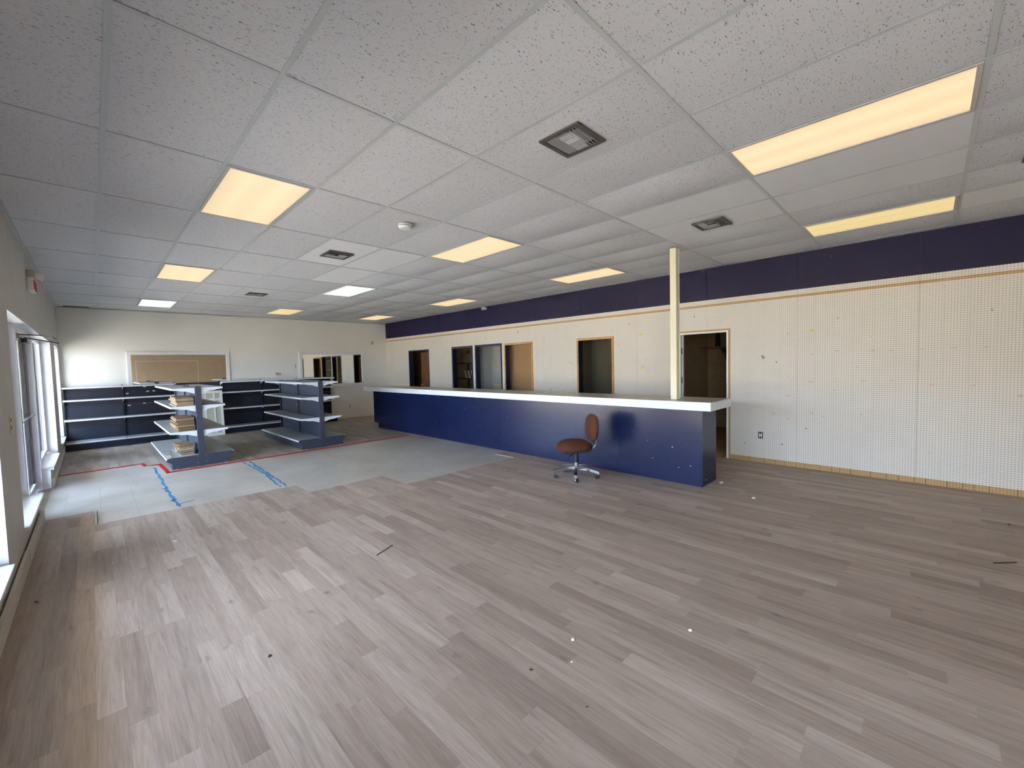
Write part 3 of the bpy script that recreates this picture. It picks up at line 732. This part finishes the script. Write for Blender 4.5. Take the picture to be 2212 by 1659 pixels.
# broken switch on the pier
e = empty('broken_switch', (XL, 4.07, 1.197)); tag(e, 'broken switch plate on the wall pier beside the storefront door', 'switch')
box(XL+0.0005, XL+0.005, 4.02, 4.12, 1.12, 1.27).build('plate', 'plastic_ivory', e)
for z in (1.165, 1.225): box(XL+0.005, XL+0.007, 4.055, 4.085, z-0.016, z+0.016).build('hole', 'plastic_black', e)

# ================================================================== COUNTER, WORKTOP, POST
CX0, CX1, CY0, CY1, CZ = 3.262, 3.72, 0.905, 9.33, 0.955
e = empty('service_counter', ((CX0+CX1)/2, (CY0+CY1)/2, 0)); tag(e, 'long navy blue service counter below a white-edged worktop', 'counter')
ys = [CY0+0.018, 2.05, 4.49, 6.93, CY1-0.25, CY1]
for a, b in zip(ys, ys[1:]):
    z0 = 0.12 if b == CY1 else 0.0
    box(CX0, CX0+0.018, a+0.0006, b-0.0006, z0, CZ).build('front_panel', 'navy_paint', e)
box(CX0, CX1, CY0, CY0+0.018, 0, CZ).build('end_panel', 'navy_paint', e)
box(CX0+0.018, CX1, CY1-0.018, CY1, 0.12, CZ).build('end_panel', 'navy_paint', e)
box(CX0+0.018, CX1-0.03, CY1-0.20, CY1-0.18, 0, 0.12).build('toe_kick', 'navy_jamb', e)
box(CX0-0.009, CX0-0.0003, CY0-0.004, CY1-0.26, 0, 0.11).build('kick_board', 'navy_paint', e)
for z in (0.25, 0.62): box(CX0+0.018, CX1-0.02, CY0+0.018, CY1-0.018, z, z+0.018).build('inner_shelf', 'beige_board', e)
for y in (2.5, 4.2, 5.9, 7.6): box(CX0+0.018, CX1-0.02, y, y+0.018, 0.0, 0.25).build('divider', 'beige_board', e)
for (y, z, s) in [(1.28, 0.45, .012), (1.55, 0.27, .008), (1.05, 0.24, .010), (1.62, 0.5, .006), (1.2, 0.20, .008), (4.3, 0.62, .006), (5.5, 0.7, .006), (3.2, 0.02, .007)]:
    MB().prism([(y-s, z-s*0.3), (y+s, z-s*0.5), (y+s*0.4, z+s*0.5)], 'x', CX0-0.0005, CX0+0.0005).build('paint_chip', 'scrap_white', e)
tp = empty('countertop', (3.45, 5.1, CZ+0.001)); tag(tp, 'long pale laminate worktop with white edge on the navy counter', 'countertop')
TX0, TX1, TY0, TY1, TZ = 3.10, 3.80, 0.75, 9.56, 1.058
box(TX0+0.002, TX1-0.002, TY0+0.002, TY1-0.002, CZ+0.001, TZ).build('top', 'worktop', tp)
for a, b in ((TY0, 1.98), (1.981, 4.42), (4.421, 6.86), (6.861, TY1)): box(TX0, TX0+0.0019, a, b, CZ+0.001, TZ-0.001).build('edge_band', 'worktop_edge', tp)
box(TX0, TX1, TY0, TY0+0.0019, CZ+0.001, TZ-0.001).build('edge_band', 'worktop_edge', tp)
box(TX0, TX1, TY1-0.0019, TY1, CZ+0.001, TZ-0.001).build('edge_band', 'worktop_edge', tp)
ps = empty('support_post', (3.36, 1.285, TZ)); tag(ps, 'square cream post rising from the worktop to the ceiling', 'post')
box(3.318, 3.40, 1.245, 1.325, TZ+0.0005, H-0.02).build('shaft', 'cream_post', ps, bevel=0.003)
box(3.40, 3.41, 1.24, 1.25, TZ+0.0005, H-0.02).build('corner_strip', 'trim_white', ps)

# ================================================================== OFFICE CHAIR
ca = math.atan2(0.577, -0.812)
ch = empty('office_chair', (2.675, 2.367, 0), 0); tag(ch, 'brown upholstered swivel chair on a chrome five-star base', 'chair')
CP = Vector((2.675, 2.367, 0))
def cl(f, s, z):                                            # chair space: forward, left, up
    return (CP.x + f*math.cos(ca) - s*math.sin(ca), CP.y + f*math.sin(ca) + s*math.cos(ca), z)
def pillow(name, uv, org_f, parent, nu=18, nv=12):
    mb = MB(); vs = []; fs = []
    for i in range(nv+1):
        for j in range(nu): vs.append(uv(i/nv, 2*math.pi*j/nu))
    for i in range(nv):
        for j in range(nu): fs.append((i*nu+j, i*nu+(j+1) % nu, (i+1)*nu+(j+1) % nu, (i+1)*nu+j))
    mb.add(vs, fs, True); mb.add([vs[j] for j in range(nu)], [tuple(range(nu-1, -1, -1))], True); mb.add([vs[nv*nu+j] for j in range(nu)], [tuple(range(nu))], True)
    return mb.build(name, 'brown_fabric', parent)
def sq(t, a, b, p=2.6):
    c, s = math.cos(t), math.sin(t); return a*math.copysign(abs(c)**(2/p), c), b*math.copysign(abs(s)**(2/p), s)
def seat_uv(i, t):
    z = i                                                    # underside to crown
    if z < 0.25: k, h = 0.93+0.07*(z/0.25), 0.380+0.022*(z/0.25)
    else:
        w_ = (z-0.25)/0.75; k, h = 1.0*math.cos(w_*math.pi/2*0.98)**0.62, 0.402+0.112*math.sin(w_*math.pi/2)
    f, s = sq(t, 0.235*k, 0.235*k, 2.8)
    return cl(f+0.03, s, h - 0.02*max(0, f/0.2)**2*0.5)
pillow('seat', seat_uv, 0, ch)
box(0, 0, 0, 0, 0, 0)
sp_ = MB()
pts = [cl(sq(2*math.pi*k/20, 0.20, 0.20)[0]+0.03, sq(2*math.pi*k/20, 0.20, 0.20)[1], 0) for k in range(20)]
sp_.prism([(p[0], p[1]) for p in pts], 'z', 0.372, 0.386); sp_.build('seat_pan', 'plastic_black', ch)
def back_uv(i, t):
    # thickness direction from rear shell to front cushion
    if i < 0.3: k, d = 0.86+0.14*(i/0.3), -0.035+0.02*(i/0.3)
    else:
        w_ = (i-0.3)/0.7; k, d = 0.06+0.94*math.cos(w_*math.pi/2)**0.5, -0.015+0.065*math.sin(w_*math.pi/2)
    s, z = sq(t, 0.205*k, 0.185*k, 3.0)
    zz = 0.665+z; lean = -0.07*(z)                          # top leans slightly backwards
    s *= 1.0-0.12*max(0, -z/0.185)
    return cl(-0.225+d+lean, s, zz)
pillow('backrest', back_uv, 0, ch, 22, 12)
bk = MB(); bk.path([cl(-0.19, 0.0, 0.378), cl(-0.25, 0.0, 0.385), cl(-0.285, 0.0, 0.43), cl(-0.288, 0.0, 0.52), cl(-0.275, 0.0, 0.62)], 0.013, 10); bk.build('back_bracket', 'chrome', ch)
MB().bar(cl(-0.05, 0, 0.35), cl(0.17, 0, 0.35), 0.10, 0.035).build('tilt_mechanism', 'plastic_black', ch)
MB().path([cl(0.05, 0.06, 0.345), cl(0.14, 0.20, 0.34), cl(0.17, 0.24, 0.335)], 0.006, 8).build('height_lever', 'plastic_black', ch)
MB().tube((CP.x, CP.y, 0.22), (CP.x, CP.y, 0.345), 0.026, n=18).build('gas_column', 'rubber', ch)
MB().tube((CP.x, CP.y, 0.20), (CP.x, CP.y, 0.235), 0.031, n=18).build('column_collar', 'plastic_black', ch)
MB().tube((CP.x, CP.y, 0.075), (CP.x, CP.y, 0.20), 0.036, 0.029, 18).build('hub', 'chrome', ch)
for k in range(5):
    a = math.radians(-146+72*k); d = Vector((math.cos(a), math.sin(a), 0))
    prof = [(0.02, 0.155, 0.100), (0.12, 0.145, 0.098), (0.22, 0.128, 0.084), (0.325, 0.104, 0.066)]
    mb = MB(); sdv = Vector((-d.y, d.x, 0)); vs = []
    for (r, zt, zb) in prof:
        for sgn, z in ((-1, zb), (1, zb), (1, zt), (-1, zt)): vs.append(CP + d*r + sdv*sgn*(0.024-0.012*r) + Vector((0, 0, z)))
    fs = [(0, 1, 2, 3), (15, 14, 13, 12)]
    for i in range(3):
        for j in range(4): fs.append((i*4+j, (i+1)*4+j, (i+1)*4+(j+1) % 4, i*4+(j+1) % 4))
    lg = mb.add(vs, fs).build('base_leg', 'chrome', ch, bevel=0.004)
    P0 = CP + d*0.30
    MB().tube((P0.x, P0.y, 0.04), (P0.x, P0.y, 0.075), 0.007, n=10).build('caster_stem', 'chrome', lg)
    a2 = a + random.uniform(-1.2, 1.2); t2 = Vector((math.cos(a2), math.sin(a2), 0)); Pc = P0 + Vector((-t2.y, t2.x, 0))*0.012
    cs = MB()
    for s in (-1, 1): cs.tube((Pc.x+t2.x*s*0.006, Pc.y+t2.y*s*0.006, 0.0255), (Pc.x+t2.x*s*0.022, Pc.y+t2.y*s*0.022, 0.0255), 0.025, n=18)
    cs.build('caster', 'rubber', lg)
    hd = MB()
    for k2 in range(6):
        an = math.pi*k2/5; hd.add([], [])
    hd.tube((Pc.x-t2.x*0.006, Pc.y-t2.y*0.006, 0.027), (Pc.x+t2.x*0.006, Pc.y+t2.y*0.006, 0.027), 0.0262, n=18); hd.build('caster_hood', 'chrome', lg)

# ================================================================== SHELVING
def bracket_profile(depth, flip):
    s = -1 if flip else 1
    return [(0, 0), (s*depth, 0), (s*depth, -0.030), (s*depth*0.72, -0.040), (s*depth*0.62, -0.050), (s*depth*0.40, -0.056), (s*depth*0.30, -0.064), (s*depth*0.06, -0.092), (0, -0.092)]
def gondola(cx, y0, label):
    L, n = 1.22, 2; y1 = y0+0.04+L*n
    e = empty('gondola_shelf', (cx, (y0+y1)/2, 0)); tag(e, label, 'shelving', 'two-sided gondola shelves')
    for k in range(n+1):
        y = y0+k*L; box(cx-0.042, cx+0.042, y, y+0.04, 0.0, 1.318).build('upright', 'slate_metal', e, bevel=0.002)
        if k == 0:
            cap = box(cx-0.036, cx+0.036, y-0.001, y+0.041, 1.3185, 1.328).build('cap', 'plastic_black', e)
        base = [(0.042, 0.006), (0.392, 0.006), (0.392, 0.085), (0.400, 0.105), (0.430, 0.125), (0.450, 0.140), (0.455, 0.16), (0.445, 0.178), (0.42, 0.19), (0.042, 0.19)]
        for s in (-1, 1):
            if k in (0, n):
                yy = y if k == 0 else y+0.02
                bf = MB().prism([(cx+s*p[0], p[1]) for p in base], 'y', yy, yy+0.02).build('base_end', 'slate_metal', e)
                if k == 0:
                    for q in ((0.058, 0.06), (0.058, 0.17)): MB().tube((cx+s*q[0], y-0.003, q[1]), (cx+s*q[0], y, q[1]), 0.006, n=8).build('bolt', 'alu', bf)
                MB().tube((cx+s*0.33, yy+0.01, 0.0), (cx+s*0.33, yy+0.01, 0.0058), 0.02, n=10).build('foot', 'plastic_white', bf)
    for k in range(n):
        ya, yb = y0+0.04+k*L, y0+(k+1)*L
        for z0, z1 in ((0.19, 0.545), (0.548, 0.945), (0.948, 1.31)): box(cx-0.014, cx+0.014, ya+0.002, yb-0.002, z0, z1).build('back_panel', 'slate_metal', e)
        for s in (-1, 1):
            def bx(a, b, *r): return box(*sorted((cx+s*a, cx+s*b)), *r)
            bx(0.376, 0.390, ya-0.02, yb+0.018, 0.008, 0.150).build('kick_plate', 'slate_metal', e)
            dk = bx(0.016, 0.452, ya-0.018, yb+0.018, 0.166, 0.188).build('base_deck', 'shelf_deck', e)
            bx(0.4525, 0.460, ya-0.016, yb+0.016, 0.158, 0.190).build('front_lip', 'shelf_white', dk)
            for z, dp in ((1.302, 0.344), (1.006, 0.368), (0.596, 0.394)):
                sh = bx(0.044, dp-0.006, ya-0.012, yb+0.012, z-0.022, z).build('shelf', 'shelf_deck', e)
                bx(dp-0.0055, dp, ya-0.016, yb+0.016, z-0.030, z+0.002).build('front_lip', 'shelf_white', sh)
                for yy in (ya-0.017, yb+0.0125):
                    MB().prism([(cx+s*(0.044+abs(p[0])), z+p[1]) for p in bracket_profile(dp-0.05, False)], 'y', yy, yy+0.004).build('bracket', 'shelf_white', sh)
                for yy in (ya-0.0185,):
                    if k == 0: MB().tube((cx+s*(dp-0.04), yy-0.002, z-0.015), (cx+s*(dp-0.04), yy, z-0.015), 0.004, n=8).build('rivet', 'alu', sh)
    return e
gondola(-0.722, 7.52, 'slate two-sided gondola shelf with cardboard stacks near the storefront windows')
g2 = gondola(1.247, 7.52, 'empty slate two-sided gondola shelf near the end of the counter')
for z in (0.93, 0.77): MB().prism([(8.9, z), (8.93, z-0.01), (8.935, z+0.03), (8.91, z+0.035)], 'x', 1.2326-0.0008, 1.2326).build('sticker', 'tag_white', g2)

BAYS = [(-2.395, True), (-1.481, True), (-0.567, False), (0.347, True), (1.261, True), (2.175, True)]
BL = ['black-backed wall shelving bay in the corner beside the storefront window', 'black-backed wall shelving bay with white price tags on its back',
      'bare black wall bay without shelves, behind the leaning sash panel', 'black wall shelving bay with white shelf ends beside the leaning sash panel',
      'black wall shelving bay half hidden by the empty gondola shelf', 'last black wall shelving bay, ending below the right mirror']
for k, (x0, shelves) in enumerate(BAYS):
    x1 = x0+0.914 + (0.03 if k == 5 else 0)
    e = empty('wall_shelf', ((x0+x1)/2, 11.6, 0)); tag(e, BL[k], 'shelving', 'black shelving bays along the far wall')
    yb = 11.80
    for z0, z1 in ((0.0, 0.44), (0.443, 0.88), (0.883, 1.30)): box(x0+0.016, x1-0.016, yb-0.02, yb, z0, z1).build('back_panel', 'black_panel', e)
    for xx in (x0+0.001, x1-0.015):
        up_ = box(xx, xx+0.014, yb-0.05, yb+0.01, 0.0, 1.318).build('upright', 'black_panel', e)
        sl = MB()
        for z in range(22): sl.box(xx+0.004, xx+0.010, yb-0.0508, yb-0.05, 0.22+z*0.05, 0.245+z*0.05)
        sl.build('slots', 'plastic_black', up_)
    box(x0+0.002, x1-0.002, 11.345, 11.36, 0.006, 0.148).build('kick_plate', 'black_panel', e)
    dk = box(x0+0.003, x1-0.003, 11.345, yb-0.052, 0.150, 0.172).build('base_deck', 'shelf_deck', e)
    box(x0+0.003, x1-0.003, 11.333, 11.3445, 0.142, 0.174).build('front_lip', 'shelf_white', dk)
    for xx in ([x0+0.0003] if k == 0 else []) + ([x1-0.0018] if k == 5 else []):
        MB().prism([(11.36, 0.006), (yb-0.05, 0.006), (yb-0.05, 0.15), (11.345, 0.15), (11.345, 0.13), (11.36, 0.11)], 'x', xx, xx+0.0015).build('base_end', 'black_panel', e)
    if shelves:
        for z in (1.303, 1.040, 0.630):
            sh = box(x0+0.004, x1-0.004, 11.446, yb-0.052, z-0.022, z).build('shelf', 'shelf_deck', e)
            box(x0+0.003, x1-0.003, 11.438, 11.4455, z-0.030, z+0.002).build('front_lip', 'shelf_white', sh)
            for xx in (x0+0.0005, x1-0.0035):
                MB().prism([(yb-0.052-0.30+p[0]*1.0 if False else yb-0.052-p[0], z+p[1]) for p in bracket_profile(yb-0.052-11.446, False)], 'x', xx, xx+0.003).build('bracket', 'shelf_white', sh)
    if k == 1:
        for (px_, pz) in ((0.05, 1.10), (0.40, 1.13), (0.51, 1.13), (0.35, 1.24), (0.07, 0.83), (0.33, 0.86)): box(x0+px_, x0+px_+0.05, yb-0.0215, yb-0.0202, pz, pz+0.025).build('price_tag', 'tag_white', e)
# leaning sash panel with pale panes in front of the bare bay
e = empty('sash_panel', (-0.05, 11.30, 0)); tag(e, 'pale window sash panel leaning against the bare black bay', 'window panel')
def lean(x, z, t): return (x, 11.235 + z*0.085 + t, z+0.002)
def slab(x0, x1, z0, z1, t0, t1):
    vs = [lean(x, z, t) for t in (t0, t1) for z in (z0, z1) for x in (x0, x1)]
    return MB().add(vs, [(0, 2, 3, 1), (4, 5, 7, 6), (0, 1, 5, 4), (2, 6, 7, 3), (0, 4, 6, 2), (1, 3, 7, 5)])
for q in ((-0.50, 0.30, 0.0, 0.06), (-0.50, 0.30, 1.03, 1.09), (-0.50, -0.45, 0.06, 1.03), (0.25, 0.30, 0.06, 1.03)): slab(*q, 0, 0.04).build('frame_rail', 'sash_white', e)
for x in (-0.27, -0.05, 0.13): slab(x-0.016, x+0.016, 0.06, 1.03, 0.004, 0.034).build('mullion', 'sash_white', e)
for a, b in ((-0.45, -0.286), (-0.254, -0.066), (-0.034, 0.114), (0.146, 0.25)): slab(a, b, 0.06, 1.03, 0.014, 0.022).build('panel', 'sash_green', e)
slab(-0.45, 0.25, 0.86, 0.90, 0.005, 0.012).build('cross_rail', 'sash_white', e)
# cardboard stacks
def stack(z, n, x0, x1, y0, y1, h, word, messy=0.012, tilt=0.0):
    zz = z
    for k in range(n):
        th = h/n*random.uniform(0.82, 1.0)
        a, b = x0+random.uniform(-messy, messy)-abs(random.gauss(0, messy))*1.5, x1+random.uniform(-messy, messy)*0.4
        c, d = y0+random.uniform(-messy, messy), y1+random.uniform(-messy*3, messy*3)
        mat = random.choice(('cardboard', 'cardboard', 'cardboard_pale', 'cardboard_pale', 'cardboard_grey' if messy > 0.015 else 'cardboard'))
        o = box(a, b, c, d, zz, zz+th*0.72).build('cardboard_sheet', mat)
        o.rotation_euler = (0, 0, random.gauss(0, messy*1.6))
        wh = ('topmost', 'of') if k == n-1 else (('lowest', 'of') if k == 0 else ('flat', 'in the middle of'))
        tag(o, '%s cardboard piece %s the %s stack on the slate gondola' % (*wh, word), 'cardboard', 'cardboard in the %s stack' % word)
        zz += th
stack(1.0065, 7, -1.00, -0.775, 7.60, 8.35, 0.165, 'upper')
stack(0.5965, 11, -1.00, -0.785, 7.60, 8.30, 0.235, 'middle')
stack(0.1905, 9, -0.98, -0.80, 7.66, 8.10, 0.19, 'scattered bottom', 0.022)
for (x, y, z, rz, l, wd) in [(-1.135, 7.75, 0.1905, 0.15, 0.30, 0.02), (-1.105, 7.80, 0.1905, 0.05, 0.34, 0.02), (-1.10, 8.25, 0.1905, -0.1, 0.24, 0.10)]:
    o = box(-wd/2, wd/2, -l/2, l/2, 0, 0.006).build('cardboard_sheet', 'cardboard_grey' if wd > 0.05 else 'cardboard_pale'); o.location = (x, y, z); o.rotation_euler = (0, 0, rz)
    tag(o, 'loose %s cardboard lying beside the bottom stack' % ('grey sheet of' if wd > 0.05 else 'pale strip of'), 'cardboard', 'loose cardboard on the bottom deck' if wd < 0.05 else None)

# ================================================================== FLOOR TAPE AND SCRAPS
def ribbon(pts, wd, z0, z1):
    mb = MB()
    for a, b in zip(pts, pts[1:]):
        a, b = Vector((*a, 0)), Vector((*b, 0)); d = (b-a).normalized(); n = Vector((-d.y, d.x, 0))*wd/2; a2, b2 = a-d*wd/2, b+d*wd/2
        mb.prism([(q.x, q.y) for q in (a2+n, a2-n, b2-n, b2+n)], 'z', z0, z1)
    return mb
tag(ribbon([(-2.385, 8.545), (-1.41, 8.60), (-1.385, 8.31), (-1.205, 8.275), (-1.18, 7.40), (3.03, 7.355)], 0.05, -0.0081, 0.0010).build('floor_tape', 'red_tape'), 'red floor tape along the edge of the dark wood strips below the gondolas', 'tape')
tag(ribbon([(3.03, 7.33), (3.085, 6.70)], 0.05, -0.0081, -0.0068).build('floor_tape', 'orange_tape'), 'short orange floor tape along the foot of the counter', 'tape')
def ragged(pts, wd):
    mb = MB()
    for a, b in zip(pts, pts[1:]):
        n = max(2, int(math.dist(a, b)/0.09)); ws = [wd*random.uniform(0.35, 1.25) for _ in range(n+1)]; of = [random.uniform(-wd*0.3, wd*0.3) for _ in range(n+1)]
        for k in range(n):
            p, q = [(a[0]+(b[0]-a[0])*u, a[1]+(b[1]-a[1])*u) for u in (k/n, (k+1)/n)]
            d = (Vector(q)-Vector(p)).normalized(); nn = Vector((-d.y, d.x))
            P = [Vector(p)+nn*(of[k]+ws[k]/2), Vector(p)+nn*(of[k]-ws[k]/2), Vector(q)+nn*(of[k+1]-ws[k+1]/2), Vector(q)+nn*(of[k+1]+ws[k+1]/2)]
            mb.prism([(v.x, v.y) for v in P], 'z', -0.0081, -0.0070)
    return mb
b1 = ragged([(-1.30, 8.05), (-1.305, 6.76), (-1.318, 5.52), (-1.30, 5.16)], 0.035)
for a, b in (((-1.318, 5.30), (-1.14, 5.34)), ((-1.345, 5.50), (-1.28, 5.56)), ((-1.36, 6.3), (-1.29, 6.33))):
    for v in ragged([a, b], 0.03).f: pass
    r_ = ragged([a, b], 0.03); b1.add(r_.v, r_.f)
tag(b1.build('floor_tape', 'blue_tape'), 'torn blue tape line with a side branch, nearer the storefront door', 'tape')
b2 = ragged([(-0.19, 7.28), (-0.17, 6.10), (-0.24, 5.10)], 0.03); r_ = ragged([(-0.10, 7.26), (-0.13, 6.2), (-0.165, 5.08)], 0.045); b2.add(r_.v, r_.f)
tag(b2.build('floor_tape', 'blue_tape'), 'broad double strip of torn blue tape between the two gondolas', 'tape')
def scrap(x, y, s, mat, label, h=0.006, el=1.0, rz=0.0, z=0.0006, grp=None):
    n = 7; pl = []
    for k in range(n):
        a = 2*math.pi*k/n; r = s*random.uniform(0.6, 1.1); X_, Y_ = r*math.cos(a)*el, r*math.sin(a)
        pl.append((x+X_*math.cos(rz)-Y_*math.sin(rz), y+X_*math.sin(rz)+Y_*math.cos(rz)))
    mb = MB(); c = (sum(p[0] for p in pl)/n, sum(p[1] for p in pl)/n)
    mb.add([(p[0], p[1], z) for p in pl]+[(p[0]*0.7+c[0]*0.3, p[1]*0.7+c[1]*0.3, z+h*random.uniform(0.5, 1)) for p in pl],
           [tuple(range(n-1, -1, -1)), tuple(range(n, 2*n))]+[(k, (k+1) % n, n+(k+1) % n, n+k) for k in range(n)])
    tag(mb.build('floor_scrap', mat), label, 'debris', grp)
scrap(-0.105, 0.365, 0.012, 'scrap_white', 'crumpled white paper scrap, brightest on the open plank floor', 0.012)
scrap(-0.253, 0.264, 0.006, 'scrap_white', 'tiny white crumb beside the crumpled paper scrap', 0.004)
scrap(-0.44, 0.383, 0.014, 'scrap_dark', 'dark bark-like chip near the crumpled paper scrap', 0.005, 0.5, 0.6)
scrap(0.419, -0.082, 0.014, 'scrap_white', 'curled whitish shaving on the plank floor', 0.010)
scrap(-1.483, 3.901, 0.020, 'scrap_white', 'flat white chip on the planks near the bare tiles', 0.003)
scrap(-2.30, 3.321, 0.03, 'scrap_brown', 'brown and white cigarette-like butt beside the storefront baseboard', 0.008, 0.35, 0.4)
scrap(3.203, 0.329, 0.022, 'scrap_white', 'pinkish white scrap on the planks before the counter end', 0.012)
scrap(3.60, 0.80, 0.03, 'scrap_white', 'torn white paper by the foot of the counter end', 0.012, 1.6, 0.3)
scrap(3.851, -1.576, 0.016, 'scrap_dark', 'small dark chip on the planks beside the pegboard wall', 0.006)
scrap(-1.34, 1.496, 0.012, 'scrap_dark', 'black pellet on the planks near the storefront windows', 0.008)
scrap(-0.437, 0.041, 0.010, 'scrap_dark', 'thin black sliver beside the dark bark-like chip', 0.004, 0.3, 0.5)
for a, b, mat, lb in (((2.70, -1.40), (2.82, -1.52), 'scrap_dark', 'black rubber strip lying on the planks near the pegboard wall'), ((-0.35, 2.20), (-0.16, 2.28), 'scrap_dark', 'thin dark bar standing in for a crack in the open plank floor'),  # second bar stands in for a thin crack in the floor
                      ((-1.985, 5.10), (-1.985, 5.70), 'navy_jamb', 'dark edge strip standing where the planks meet the bare tiles')):
    tag(MB().bar((*a, 0.0026), (*b, 0.0026), 0.012 if 'rubber' in lb else 0.006, 0.004).build('floor_strip', mat), lb, 'strip')
# parked-lot kerb and a pale building across the lot, glimpsed through the glass
bd = empty('building', (-34, 14, -0.12)); tag(bd, 'pale low building across the parking lot outside the glass door', 'building')
box(-40, -28, -6, 40, -0.12, 4.2).build('wall', 'stucco_out', bd); box(-40.3, -27.7, -6.3, 40.3, 4.2, 4.6).build('roof_edge', 'white_wall', bd)
for k in range(6): box(-27.99, -27.95, -3+k*7, 1+k*7, 0.3, 2.6).build('window', 'vent_dark', bd)
bpy.context.view_layer.update()
